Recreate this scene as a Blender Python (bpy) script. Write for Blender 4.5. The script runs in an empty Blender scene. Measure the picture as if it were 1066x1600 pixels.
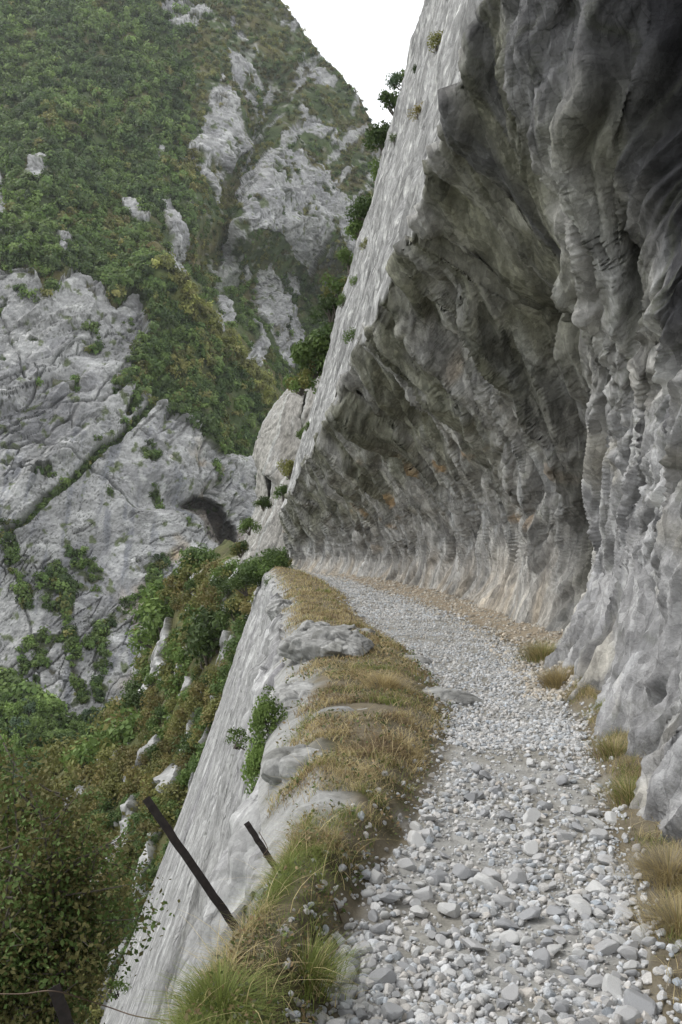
import bpy, bmesh, math
import numpy as np
C = bpy.context.scene.collection
S = bpy.context.scene

# ---------------------------------------------------------------- camera, sky, sun, exposure
EYE = 1.65          # metres above the path
F = 1400.0          # focal length in pixels of the 1066x1600 photograph
cam = bpy.data.cameras.new('camera')
cam.sensor_fit = 'VERTICAL'; cam.sensor_height = 24; cam.lens = 24 * F / 1600
cam.shift_y = 40 / 1600
cam.clip_start = 0.05; cam.clip_end = 5000
camo = bpy.data.objects.new('camera', cam); C.objects.link(camo)
camo.location = (0, 0, EYE); camo.rotation_euler = (math.radians(90), 0, 0)
S.camera = camo

SUN_EL, SUN_AZ = math.radians(52), math.radians(-70)     # azimuth measured from +Y towards +X
w = bpy.data.worlds.new('World'); S.world = w; w.use_nodes = True
nt = w.node_tree; nt.nodes.clear()
sky = nt.nodes.new('ShaderNodeTexSky'); sky.sky_type = 'NISHITA'; sky.sun_disc = False
sky.sun_elevation = SUN_EL; sky.sun_rotation = SUN_AZ
mixw = nt.nodes.new('ShaderNodeMix'); mixw.data_type = 'RGBA'
mixw.inputs[0].default_value = 0.9
nt.links.new(sky.outputs[0], mixw.inputs[6])
mixw.inputs[7].default_value = (10.9, 11.0, 11.15, 1)      # the even white cloud layer
bg = nt.nodes.new('ShaderNodeBackground'); bg.inputs[1].default_value = 0.1
nt.links.new(mixw.outputs[2], bg.inputs[0])
wo = nt.nodes.new('ShaderNodeOutputWorld'); nt.links.new(bg.outputs[0], wo.inputs[0])
sl = bpy.data.lights.new('sun', 'SUN'); sl.energy = 1.3; sl.angle = math.radians(20); sl.color = (1, .96, .9)
so = bpy.data.objects.new('sun', sl); C.objects.link(so)
so.rotation_euler = (math.pi / 2 - SUN_EL, 0, -SUN_AZ + math.pi)
S.view_settings.view_transform = 'Standard'; S.view_settings.look = 'None'
S.view_settings.gamma = 1; S.view_settings.use_curve_mapping = False
S.view_settings.exposure = 0.56
S.cycles.max_bounces = 6; S.cycles.diffuse_bounces = 3; S.cycles.transparent_max_bounces = 4
S.cycles.volume_bounces = 1

# ---------------------------------------------------------------- noise in numpy
RNG = np.random.default_rng(7)
PERM = RNG.permutation(256); PERM = np.concatenate([PERM, PERM, PERM]).astype(np.int32)
G3 = RNG.normal(size=(256, 3)); G3 /= np.linalg.norm(G3, axis=1)[:, None]; G3 = G3.astype(np.float32)
J3 = RNG.random((256, 3)).astype(np.float32); VTAB = RNG.uniform(-1, 1, 256).astype(np.float32)

def hsh(x, y, z):
    return PERM[PERM[PERM[x & 255] + (y & 255)] + (z & 255)]

def perlin(P):
    P = np.asarray(P, np.float32); i = np.floor(P).astype(np.int32); f = P - i
    u = f * f * f * (f * (f * 6 - 15) + 10); out = 0
    for dx in (0, 1):
        wx = u[..., 0] if dx else 1 - u[..., 0]
        for dy in (0, 1):
            wy = u[..., 1] if dy else 1 - u[..., 1]
            for dz in (0, 1):
                wz = u[..., 2] if dz else 1 - u[..., 2]
                g = G3[hsh(i[..., 0] + dx, i[..., 1] + dy, i[..., 2] + dz)]
                out = out + wx * wy * wz * (g[..., 0] * (f[..., 0] - dx) + g[..., 1] * (f[..., 1] - dy) + g[..., 2] * (f[..., 2] - dz))
    return out * 1.6

def fbm(P, o=4, gain=.5, lac=2.03):
    P = np.asarray(P, np.float32); a, s, t = 1, 0, 0
    for k in range(o):
        s = s + a * perlin(P + 17.3 * k); t += a; a *= gain; P = P * lac
    return s / t * 1.3

def ridged(P, o=3):
    P = np.asarray(P, np.float32); a, s, t = 1, 0, 0
    for k in range(o):
        s = s + a * (1 - 2 * np.abs(perlin(P + 9.1 * k))); t += a; a *= .5; P = P * 2.1
    return s / t

def cells(P, tilt=1.0):
    """broken planar chunks: each jittered cell is a plane of its own tilt; also returns the distance to the cell border"""
    P = np.asarray(P, np.float32); i = np.floor(P).astype(np.int32)
    b1 = np.full(P.shape[:-1], 9, np.float32); b2 = b1.copy(); val = np.zeros_like(b1)
    for dx in (-1, 0, 1):
        for dy in (-1, 0, 1):
            for dz in (-1, 0, 1):
                n0, n1, n2 = i[..., 0] + dx, i[..., 1] + dy, i[..., 2] + dz
                h = hsh(n0, n1, n2); j = J3[h]
                d = P - np.stack([n0 + j[..., 0], n1 + j[..., 1], n2 + j[..., 2]], -1)
                q = (d * d).sum(-1); m = q < b1
                b2 = np.where(m, b1, np.minimum(b2, q))
                val = np.where(m, VTAB[h] + tilt * (G3[h] * d).sum(-1), val); b1 = np.where(m, q, b1)
    e = np.sqrt(b2) - np.sqrt(b1); return val * sst(0, .16, e), e

def tri(x, y, seed):
    """flat triangular facets with sharp creases: random heights on a jittered triangle lattice, joined by planes"""
    F2 = .36602540; G2 = .21132487
    sk = (x + y) * F2; i = np.floor(x + sk).astype(np.int32); j = np.floor(y + sk).astype(np.int32)
    fx = x + sk - i; fy = y + sk - j
    h = lambda a, b: VTAB[PERM[PERM[(a + seed * 7) & 255] + ((b + seed * 13) & 255)]]
    lo = fx > fy
    v0, v2 = h(i, j), h(i + 1, j + 1); v1 = np.where(lo, h(i + 1, j), h(i, j + 1))
    big, sm = np.where(lo, fx, fy), np.where(lo, fy, fx)
    return v0 * (1 - big) + v1 * (big - sm) + v2 * sm
def facet(u, v, seed, jit=.45):
    """broken planar rock: the outer envelope of two such lattices turned against each other, about -0.6..1"""
    P = np.stack([u, v, np.full_like(u, seed * 3.7)], -1); wu = jit * perlin(P * .6 + 5); wv = jit * perlin(P * .6 + 25)
    u, v = u + wu, v + wv
    a = tri(u * .8 - v * .6, u * .6 + v * .8, seed); b = tri(u * .95 + v * .5, -u * .5 + v * 1.05, seed + 31)
    return np.maximum(a, b) - .22

def sst(a, b, x):
    t = np.clip((x - a) / (b - a), 0, 1); return t * t * (3 - 2 * t)
def lerp(a, b, t): return a + (b - a) * t
def mixc(c, d, t):
    return c * (1 - t[..., None]) + np.asarray(d, np.float32) * t[..., None]
def hermite(xs, V, xq):
    """smooth curve through the rows of V at xs (clamped ends)"""
    xs = np.asarray(xs, float); V = np.asarray(V, float)
    if V.ndim == 1: return hermite(xs, V[:, None], xq)[..., 0]
    m = np.zeros_like(V); dx = np.diff(xs); s = np.diff(V, axis=0) / dx[:, None]
    m[0] = s[0]; m[-1] = s[-1]
    m[1:-1] = (s[:-1] * dx[1:, None] + s[1:] * dx[:-1, None]) / (dx[1:] + dx[:-1])[:, None]
    xq = np.clip(xq, xs[0], xs[-1]); k = np.clip(np.searchsorted(xs, xq) - 1, 0, len(xs) - 2)
    h = dx[k][:, None]; t = ((xq - xs[k]) / dx[k])[:, None]
    return (2*t**3-3*t**2+1)*V[k] + (t**3-2*t**2+t)*h*m[k] + (-2*t**3+3*t**2)*V[k+1] + (t**3-t**2)*h*m[k+1]

def blur1(a, k, ax):
    ker = np.hanning(2 * k + 3)[1:-1]; ker /= ker.sum()
    return np.apply_along_axis(lambda v: np.convolve(np.pad(v, k + 0, 'edge'), ker, 'valid'), ax, a)

def PX(px, py, Y):
    """the point that stands Y metres ahead, seen from the eye in the direction of pixel px, py"""
    px, py, Y = np.broadcast_arrays(np.asarray(px, float), np.asarray(py, float), np.asarray(Y, float))
    return np.stack([(px - 533) / F * Y, Y, EYE + (840 - py) / F * Y], -1)
def to_px(P): return 533 + F * P[..., 0] / P[..., 1], 840 - F * (P[..., 2] - EYE) / P[..., 1]

# ---------------------------------------------------------------- mesh helpers
def mesh_from(name, V, faces, mat, tint=None, smooth=True, extra=None):
    """faces: int array (n, 3 or 4)"""
    V = np.ascontiguousarray(V, np.float32).reshape(-1, 3); faces = np.ascontiguousarray(faces, np.int32)
    me = bpy.data.meshes.new(name); n, k = faces.shape
    me.vertices.add(len(V)); me.vertices.foreach_set('co', V.ravel())
    me.loops.add(n * k); me.loops.foreach_set('vertex_index', faces.ravel())
    me.polygons.add(n); me.polygons.foreach_set('loop_start', np.arange(0, n * k, k, dtype=np.int32))
    me.polygons.foreach_set('use_smooth', np.full(n, smooth, bool))
    if tint is not None:
        a = me.attributes.new('tint', 'FLOAT_COLOR', 'POINT')
        t = np.ones((len(V), 4), np.float32); t[:, :3] = np.asarray(tint, np.float32).reshape(-1, 3)
        a.data.foreach_set('color', t.ravel())
    me.update(calc_edges=True); me.materials.append(mat)
    return me

def link(name, me, parent=None, loc=None):
    o = bpy.data.objects.new(name, me); C.objects.link(o)
    if parent is not None: o.parent = parent
    if loc is not None: o.location = loc
    return o
def struct(o): o['kind'] = 'structure'; return o
def stuff(o): o['kind'] = 'stuff'; return o
def tag(o, label, cat, group=None):
    o['label'] = label; o['category'] = cat
    if group: o['group'] = group
    return o

def grid_faces(nu, nv):
    a = np.arange(nu * nv).reshape(nu, nv)
    return np.stack([a[:-1, :-1], a[1:, :-1], a[1:, 1:], a[:-1, 1:]], -1).reshape(-1, 4)
def grid_normals(V):
    n = np.cross(np.gradient(V, axis=0), np.gradient(V, axis=1)); return n / (np.linalg.norm(n, axis=-1, keepdims=True) + 1e-9)

# ---------------------------------------------------------------- materials
def new_mat(name):
    m = bpy.data.materials.new(name); m.use_nodes = True; t = m.node_tree; t.nodes.clear()
    b = t.nodes.new('ShaderNodeBsdfPrincipled'); o = t.nodes.new('ShaderNodeOutputMaterial')
    t.links.new(b.outputs[0], o.inputs[0]); return m, t, b
def noise_node(t, scale, detail=6, rough=.6, vec=None, sc3=None, rot=None):
    tc = t.nodes.new('ShaderNodeTexCoord'); src = tc.outputs['Object']
    if sc3 or rot:
        mp = t.nodes.new('ShaderNodeMapping'); t.links.new(src, mp.inputs[0])
        if sc3: mp.inputs['Scale'].default_value = sc3
        if rot: mp.inputs['Rotation'].default_value = rot
        src = mp.outputs[0]
    n = t.nodes.new('ShaderNodeTexNoise'); n.inputs['Scale'].default_value = scale
    n.inputs['Detail'].default_value = detail; n.inputs['Roughness'].default_value = rough
    t.links.new(src, n.inputs['Vector']); return n.outputs['Fac']
def ramp(t, src, lo, hi, a=.3, b=.7):
    r = t.nodes.new('ShaderNodeMapRange'); r.inputs[1].default_value = a; r.inputs[2].default_value = b
    r.inputs[3].default_value = lo; r.inputs[4].default_value = hi; t.links.new(src, r.inputs[0]); return r.outputs[0]
def mathn(t, op, a, b):
    m = t.nodes.new('ShaderNodeMath'); m.operation = op
    for k, v in enumerate((a, b)):
        if isinstance(v, (int, float)): m.inputs[k].default_value = v
        else: t.links.new(v, m.inputs[k])
    return m.outputs[0]
def scale_col(t, col, fac):
    v = t.nodes.new('ShaderNodeVectorMath'); v.operation = 'SCALE'
    t.links.new(col, v.inputs[0]); t.links.new(fac, v.inputs['Scale']); return v.outputs[0]
def attr(t, name='tint'):
    a = t.nodes.new('ShaderNodeAttribute'); a.attribute_name = name; return a.outputs['Color']

def rock_material(name, s, bump=.02, lo=.72, hi=1.28, rough=.85, spec=.25, sc3=None, rot=None, flecks=0.0, cracks=None, crack_sc=(1, 1, 1), cellvar=.16):
    """limestone: tint attribute x three scales of mottling, with grain bump; s = size of the coarse mottling in metres"""
    m, t, b = new_mat(name)
    n1 = noise_node(t, 1 / s, 8, .68, sc3=sc3, rot=rot); n2 = noise_node(t, 9 / s, 6, .7)
    f = mathn(t, 'MULTIPLY', ramp(t, n1, lo, hi), ramp(t, n2, .8, 1.2))
    if flecks:
        n4 = noise_node(t, 3.2 / s, 2, .5, sc3=sc3, rot=rot)
        f = mathn(t, 'ADD', f, ramp(t, n4, 0, flecks, .66, .74))
    extra_h = None
    if cracks:
        tc = t.nodes.new('ShaderNodeTexCoord'); nz = t.nodes.new('ShaderNodeTexNoise'); nz.inputs['Scale'].default_value = cracks[0] * .7; nz.inputs['Detail'].default_value = 4
        t.links.new(tc.outputs['Object'], nz.inputs['Vector'])
        va = t.nodes.new('ShaderNodeVectorMath'); va.operation = 'MULTIPLY_ADD'; t.links.new(nz.outputs['Color'], va.inputs[0]); va.inputs[1].default_value = (.4 / cracks[0],) * 3
        t.links.new(tc.outputs['Object'], va.inputs[2])
        mp = t.nodes.new('ShaderNodeMapping'); t.links.new(va.outputs[0], mp.inputs[0]); mp.inputs['Scale'].default_value = crack_sc; mp.inputs['Rotation'].default_value = rot or (.5, .1, .2)
        mask = ramp(t, noise_node(t, cracks[0] * .5, 3, .6), 0, 1, .5, .66)
        for k, (mul, dk) in enumerate(((1, 1), (2.9, .7), (8, .6))):
            vo = t.nodes.new('ShaderNodeTexVoronoi'); vo.feature = 'DISTANCE_TO_EDGE'; vo.inputs['Scale'].default_value = cracks[0] * mul; t.links.new(mp.outputs[0], vo.inputs['Vector'])
            vc = t.nodes.new('ShaderNodeTexVoronoi'); vc.inputs['Scale'].default_value = cracks[0] * mul; t.links.new(mp.outputs[0], vc.inputs['Vector'])
            line = ramp(t, vo.outputs['Distance'], cracks[1] * dk, 0, 0, .045)
            line = mathn(t, 'MULTIPLY', line, mask)
            f = mathn(t, 'MULTIPLY', f, mathn(t, 'SUBTRACT', 1, line))
            sx = t.nodes.new('ShaderNodeSeparateColor'); t.links.new(vc.outputs['Color'], sx.inputs[0])
            f = mathn(t, 'MULTIPLY', f, ramp(t, sx.outputs[0], 1 - cellvar, 1 + cellvar, 0, 1))
            hh = mathn(t, 'MULTIPLY', mathn(t, 'SUBTRACT', sx.outputs[1], mathn(t, 'MULTIPLY', line, 1.0)), .5 / mul ** .7)
            extra_h = hh if extra_h is None else mathn(t, 'ADD', extra_h, hh)
    t.links.new(scale_col(t, attr(t), f), b.inputs['Base Color'])
    b.inputs['Roughness'].default_value = rough; b.inputs['Specular IOR Level'].default_value = spec
    bp = t.nodes.new('ShaderNodeBump'); bp.inputs['Strength'].default_value = 1; bp.inputs['Distance'].default_value = bump
    h = mathn(t, 'ADD', n1, mathn(t, 'MULTIPLY', n2, .35))
    if extra_h is not None: h = mathn(t, 'ADD', h, extra_h)
    t.links.new(h, bp.inputs['Height']); t.links.new(bp.outputs[0], b.inputs['Normal'])
    return m

def leaf_material(name, vary=.3, trans=.25):
    m, t, b = new_mat(name)
    oi = t.nodes.new('ShaderNodeObjectInfo')
    f = ramp(t, oi.outputs['Random'], 1 - vary, 1 + vary, 0, 1)
    col = scale_col(t, attr(t), f)
    t.links.new(col, b.inputs['Base Color']); b.inputs['Roughness'].default_value = .65
    b.inputs['Specular IOR Level'].default_value = .3
    tr = t.nodes.new('ShaderNodeBsdfTranslucent'); t.links.new(col, tr.inputs[0])
    mx = t.nodes.new('ShaderNodeMixShader'); mx.inputs[0].default_value = trans
    t.links.new(b.outputs[0], mx.inputs[1]); t.links.new(tr.outputs[0], mx.inputs[2])
    t.links.new(mx.outputs[0], [n for n in t.nodes if n.type == 'OUTPUT_MATERIAL'][0].inputs[0])
    return m

def plain(name, col, rough=.7, metal=0, s=.05, var=.3):
    m, t, b = new_mat(name); rgb = t.nodes.new('ShaderNodeRGB'); rgb.outputs[0].default_value = (*col, 1)
    t.links.new(scale_col(t, rgb.outputs[0], ramp(t, noise_node(t, 1 / s, 5), 1 - var, 1 + var)), b.inputs['Base Color'])
    b.inputs['Roughness'].default_value = rough; b.inputs['Metallic'].default_value = metal; return m

M_cliff = rock_material('overhang_limestone', .5, .05, .66, 1.34, cracks=(1.5, .42), crack_sc=(1, 1.1, .38), cellvar=.24)
M_slab = rock_material('slab_limestone', .45, .03, .7, 1.3, sc3=(1, 1, .3), rot=(0, math.radians(-19), 0), flecks=.12, cracks=(2.0, .65), crack_sc=(1, 1, .3))
M_mount = rock_material('mountain_rock', 6, .35, .75, 1.25, rot=(0, math.radians(48), 0), sc3=(.6, 1, 1.3), cracks=(.11, .38), crack_sc=(.35, 1, 1.3))
M_ground = rock_material('ledge_ground', .12, .02, .7, 1.3)
M_stone = rock_material('stone', .05, .004, .85, 1.15)
M_boulder = rock_material('boulder_rock', .35, .02, .75, 1.25, cracks=(1.6, .55), crack_sc=(1, 1, .6))
M_leaf = leaf_material('leaf'); M_grass = leaf_material('grass_blade', .0, .3); M_forest = leaf_material('forest_leaf', 0, .35)
M_bark = plain('bark', (.10, .085, .07), .9)
M_iron = plain('rusty_iron', (.016, .011, .009), .75, .2, .02, .6)
M_wire = plain('rusty_wire', (.10, .07, .05), .6, .5)

# ================================================================ PATH, LEDGE AND CLIFF (plan lines, metres, Y = distance ahead)
def line(pts):
    a = np.array(pts, float); return lambda y: hermite(a[:, 0], a[:, 1], np.asarray(y, float).ravel()).reshape(np.shape(y))
EDGE = line([(-8, -.9), (0, -.75), (2, -.62), (3, -.5), (3.6, -.36), (4.5, -.3), (6.4, -.47), (9.6, -.6), (14, -.95), (19, -1.26), (30, -2.2), (42, -3.45), (47, -3.9), (60, -3)])
PLEFT = line([(-8, 0), (2, -.1), (3.04, -.05), (3.6, 0), (4.1, .12), (5, .38), (5.9, .6), (7, .83), (8, 1.05), (9.3, 1.1), (12.8, .98), (14.8, .72), (19, .37), (25, .15), (30, -.3), (38, -1.2), (46, -3.3), (60, -2.5)])
PRIGHT = line([(-8, 1.0), (2, 1.0), (3.04, 1.1), (4.1, 1.36), (5, 1.55), (6.4, 1.85), (8, 2.15), (9.6, 2.3), (12, 2.5), (15, 2.6), (19, 2.3), (25, 1.6), (30, .8), (38, -.3), (46, -2.7), (60, -1.5)])
BASE = line([(-8, 2.3), (1, 1.95), (3, 1.8), (5, 1.83), (6.5, 2.15), (9, 2.42), (11, 2.75), (12, 3.0), (13, 3.45), (15, 3.62), (18.5, 3.52), (22, 3.25), (25, 3.0), (30, 2.3), (34, 1.5), (38, .2), (42, -1.1), (46, -2.3), (60, 0)])

def ground_z(X, Y):
    e, pl, pr, b = EDGE(Y), PLEFT(Y), PRIGHT(Y), BASE(Y)
    s = (X - e) / np.maximum(pl - e, .1)
    mound = .20 * sst(0, .3, s) * sst(1.05, .6, s) + .03
    P = np.stack([X, Y, 0 * X], -1)
    z = np.where(X < pl, mound, .03 * sst(pl + .3, pl, X))
    z = z + .16 * sst(.0, 1.0, (X - pr) / np.maximum(b - pr, .2)) * sst(3, 9, Y) * (X > pr) + .05 * (X > pr) * sst(9, 4, Y)
    z = z + .035 * fbm(P * .9, 3) + .012 * fbm(P * 5, 3)
    z = z - .25 * sst(.08, -.25, X - e)
    return z

def geo(a, b, n): return a * (b / a) ** np.linspace(0, 1, n)

# ---- ledge ground sheet
Yg = np.concatenate([np.linspace(-8, 1.9, 40), geo(2.0, 50, 620)])
sg = np.linspace(0, 1, 260)
YY, SS = np.meshgrid(Yg, sg, indexing='ij')
XX = lerp(EDGE(YY) - .12, BASE(YY) + .9, SS)
ZZ = ground_z(XX, YY)
Pg = np.stack([XX, YY, ZZ], -1)
pl, pr, bs = PLEFT(YY), PRIGHT(YY), BASE(YY)
edge_n = .16 * fbm(Pg * 2.2, 3)
inpath = sst(-.05, .12, XX - pl + edge_n) * sst(-.05, .15, pr - XX + edge_n)
tint = np.zeros(Pg.shape, np.float32) + np.array([.17, .145, .10])
tint = mixc(tint, (.075, .065, .03), sst(.0, .4, fbm(Pg * 1.7 + 5, 3)) * (XX < pl))
tint = mixc(tint, (.40, .40, .39), inpath * .8)
tint = mixc(tint, (.25, .235, .20), inpath * sst(-.2, .25, fbm(Pg * np.array([2.2, 1.2, 1]) + 3, 4)) * .75)
rim_ = sst(.42, .12, XX - EDGE(YY) + .35 * fbm(Pg * 1.1 + 2, 3)) * (YY > 4)
tint = mixc(tint, (.31, .31, .30), rim_); tint = mixc(tint, (.2, .2, .18), rim_ * sst(0, .4, fbm(Pg * 3, 3)) * .7)
rub = sst(0, .25, XX - pr) * sst(10, 14, YY)
tint = mixc(tint, (.30, .25, .185), rub * .9)
ledge = struct(link('ground', mesh_from('ground', Pg, grid_faces(*YY.shape), M_ground, tint)))

# ---- the cliff above the path: wall, overhanging ceiling, lip, upper slab
SEC = {  # Y: eight (X, Z) points from the foot of the wall to the lip
 -8:  [(2.3,0),(2.3,1.2),(2.5,2.5),(2.7,4),(2.8,5.5),(2.6,6.8),(2.2,7.8),(1.8,8.6)],
 0:   [(1.95,0),(2.0,1.2),(2.3,2.4),(2.7,3.8),(3.2,5.2),(3.4,6.4),(2.8,7.6),(1.8,8.5)],
 3:   [(1.8,0),(1.95,1.2),(2.2,2.3),(2.7,3.6),(3.5,4.9),(3.9,6.2),(3.2,7.6),(1.8,8.5)],
 5:   [(1.83,0),(2.05,1.2),(2.25,2.3),(2.6,3.4),(3.4,4.7),(3.9,6.1),(3.2,7.5),(1.7,8.2)],
 6.1: [(2.08,0),(2.2,1.1),(2.36,2.2),(2.55,3.3),(3.3,4.5),(3.7,6.0),(3.1,7.1),(1.64,7.9)],
 6.9: [(2.18,0),(2.3,1.1),(2.45,2.2),(2.75,3.3),(3.35,4.3),(3.9,5.6),(3.6,6.9),(1.65,7.8)],
 7.7: [(2.28,0),(2.43,1.1),(2.58,2.1),(2.74,3.1),(2.82,4.0),(2.62,5.0),(2.25,6.1),(1.55,7.4)],
 9:   [(2.42,0),(2.6,1.1),(2.72,2.1),(2.75,3.1),(2.6,4.0),(2.35,5.0),(1.95,6.0),(1.46,7.05)],
 11:  [(2.75,0),(3.0,1.0),(3.05,2.0),(2.95,3.0),(2.72,3.9),(2.35,4.8),(1.85,5.8),(1.3,6.7)],
 12:  [(3.0,0),(3.2,1.0),(3.25,2.0),(3.15,3.0),(2.85,3.9),(2.45,4.7),(1.85,5.6),(1.2,6.5)],
 13.2:[(3.5,0),(3.72,1.0),(3.75,2.0),(3.5,3.0),(3.1,3.9),(2.55,4.7),(1.85,5.5),(1.09,6.3)],
 15:  [(3.62,0),(3.78,.9),(3.78,1.9),(3.6,2.8),(3.2,3.7),(2.6,4.5),(1.8,5.3),(.9,6.1)],
 18:  [(3.54,0),(3.68,.9),(3.68,1.8),(3.5,2.6),(3.05,3.4),(2.35,4.2),(1.5,5.1),(.62,5.95)],
 22:  [(3.25,0),(3.38,.8),(3.35,1.7),(3.1,2.5),(2.6,3.3),(1.9,4.1),(1.05,4.9),(.19,5.7)],
 26:  [(2.9,0),(3.0,.8),(2.95,1.6),(2.7,2.3),(2.2,3.1),(1.5,3.9),(.7,4.7),(-.2,5.4)],
 30:  [(2.3,0),(2.38,.7),(2.35,1.4),(2.1,2.1),(1.6,2.8),(.95,3.5),(.1,4.3),(-.7,5.1)],
 34:  [(1.5,0),(1.55,.7),(1.5,1.3),(1.25,1.9),(.8,2.5),(.25,3.2),(-.5,3.9),(-1.25,4.7)],
 38:  [(.2,0),(.27,.6),(.22,1.2),(.05,1.7),(-.25,2.3),(-.7,2.9),(-1.25,3.5),(-1.85,4.2)],
 42:  [(-1.1,0),(-1.05,.5),(-1.1,1.0),(-1.2,1.5),(-1.45,1.9),(-1.8,2.4),(-2.15,2.8),(-2.55,3.3)],
 46:  [(-2.3,0),(-2.25,.4),(-2.28,.8),(-2.35,1.15),(-2.5,1.5),(-2.65,1.9),(-2.85,2.3),(-3.05,2.7)],
 49:  [(-2.2,0),(-2.2,.4),(-2.2,.8),(-2.2,1.15),(-2.2,1.5),(-2.2,1.9),(-2.2,2.3),(-2.3,2.7)],
 54:  [(1,0),(1,.4),(1,.8),(1,1.15),(1,1.5),(1,1.9),(1,2.3),(1,2.7)],
 62:  [(8,0),(8,.4),(8,.8),(8,1.15),(8,1.5),(8,1.9),(8,2.3),(8,2.7)],
}
ys = sorted(SEC); A = np.array([SEC[y] for y in ys], float)          # (sections, 8, 2)
A[:, 1:6, 0] += np.interp(ys, [5, 9, 12, 13.2], [.05, .22, .26, 0])[:, None] * np.array([.8, 1, 1, .8, .4])
A[:, 0, 1] -= .25; A[:, 0, 0] -= np.interp(ys, [9, 14], [.22, .45]); A[:, 1, 0] -= np.interp(ys, [9, 14], [-.08, .06])
nw, nsl = 400, 190
tw = np.linspace(0, 7, nw)
prof = np.stack([hermite(np.arange(8), A[k], tw) for k in range(len(ys))])   # (sec, nw, 2)
dsl = 34 * np.linspace(0, 1, nsl + 1)[1:] ** 1.15
slabp = []
for k, y in enumerate(ys):
    lx, lz = A[k, 7]; far = sst(46, 40, np.array(y))
    sl_ = .30 if y > 8 else .22
    slabp.append(np.stack([lx + sl_ * dsl - .0012 * dsl**2 * far, lz + dsl], -1))
prof = np.concatenate([prof, np.array(slabp)], 1)
Yc = np.concatenate([np.linspace(-8, 2.9, 60), geo(3.0, 47, 860), np.linspace(47.2, 62, 50)])
q = hermite(ys, prof.reshape(len(ys), -1), Yc).reshape(len(Yc), nw + nsl, 2)
B = np.stack([q[..., 0], np.repeat(Yc[:, None], nw + nsl, 1), q[..., 1]], -1).astype(np.float32)
lz_ = np.stack([Yc * .32, 0 * Yc, 0 * Yc], -1); la = (.55 * perlin(lz_ + 3) + .3 * cells(np.stack([Yc * .8, 0 * Yc, 0 * Yc], -1) + 7, 1.2)[0] + .2 * perlin(lz_ * 4 + 9)) * np.clip(Yc / 14, .3, 1.3) * sst(44, 38, Yc)
lw = np.concatenate([sst(.62, 1, tw / 7), np.exp(-dsl / 1.5)])
B = B + (la[:, None] * lw[None, :])[..., None] * np.array([.26, 0, .95], np.float32)
nrm = grid_normals(B)
if nrm[400, 100, 0] > 0: nrm = -nrm
arc = np.concatenate([np.zeros((len(Yc), 1)), np.cumsum(np.linalg.norm(np.diff(B, axis=1), axis=-1), 1)], 1).astype(np.float32)
tt = np.broadcast_to(np.concatenate([tw / 7, 1 + dsl / 34])[None, :], arc.shape)
wall = (tt <= 1.0).astype(np.float32); Yb = B[..., 1]; Zb = B[..., 2]
lipd = np.broadcast_to(arc - arc[:, nw - 1:nw], arc.shape)
warp = np.stack([fbm(B * .35 + 11, 3), fbm(B * .35 + 31, 3), fbm(B * .35 + 51, 3)], -1)
Q = np.stack([Yb + .22 * Zb * wall, arc, 0 * arc], -1) + warp * .6      # fold coordinates: along the path, along the profile
foot = sst(.0, .12, tt)
dsp = .22 * fbm(Q * np.array([.32, .12, 1]), 2) * wall * foot
low = sst(.10, .36, tt)                                  # smoother flutes low on the wall, broken rock above
panel = sst(9.0, 9.8, Yb + .5 * warp[..., 0]) * sst(13.6, 12.9, Yb + .5 * warp[..., 1]) * sst(.58, .68, tt + .06 * warp[..., 2]) * sst(.99, .94, tt) * wall   # the smooth olive ceiling panel
ruff = wall * (1 - .8 * panel) * lerp(.42 + .30 * sst(12.5, 11, Yb), 1.15, low)
cr_, sr_ = math.cos(.35), math.sin(.35)
Qd = np.stack([Q[..., 0] * cr_ + Q[..., 1] * sr_, Q[..., 1] * cr_ - Q[..., 0] * sr_, 0 * arc], -1)
dsp += .30 * facet(Q[..., 0] * .62, Q[..., 1] * .20, 1) * wall * foot * lerp(.6, 1.2, sst(.05, .5, tt)) * (1 - .6 * panel)
dsp += .27 * facet(Qd[..., 0] * 1.35, Qd[..., 1] * .42, 2) * ruff
c1, e1 = cells((Qd + warp * .3) * np.array([.85, .26, 1]) + 5, 1.1)
dsp += .10 * c1 * ruff
dsp -= .20 * panel
dsp += .10 * facet(Q[..., 0] * 2.0, Q[..., 1] * .16, 3) * wall * sst(0, .05, tt) * sst(.6, .3, tt)
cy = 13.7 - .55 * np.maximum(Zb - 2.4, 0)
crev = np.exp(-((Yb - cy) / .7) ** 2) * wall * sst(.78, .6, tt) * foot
dsp -= .45 * crev
# upper slab: shallow pits and streaks that run down the dip
U = np.stack([Yb, lipd, 0 * arc], -1)
slabm = 1 - wall
Ur = np.stack([Yb * .92 + lipd * .38, lipd * .92 - Yb * .38, 0 * arc], -1) + warp * .3
s1 = facet(Ur[..., 0] * .7, Ur[..., 1] * .3, 11); s2 = facet(Ur[..., 0] * 2.4, Ur[..., 1] * 1.0, 12); s3 = facet(Ur[..., 0] * 7, Ur[..., 1] * 3, 13)
dsp += slabm * (.25 * fbm(U * .25, 2) + .14 * s1)
dsp *= lerp(1, .55, sst(1, .0, np.abs(lipd)) * sst(34, 44, Yb))
dsp += .08 * fbm(B * 1.1, 3) * np.exp(-(lipd / .8) ** 2)
dsp *= lerp(.3, 1, sst(0, 1.2, np.abs(lipd)))
dsp = lerp(dsp, dsp * .45 - .06, sst(13.2, 12, Yb) * sst(.62, .4, tt) * wall)
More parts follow.
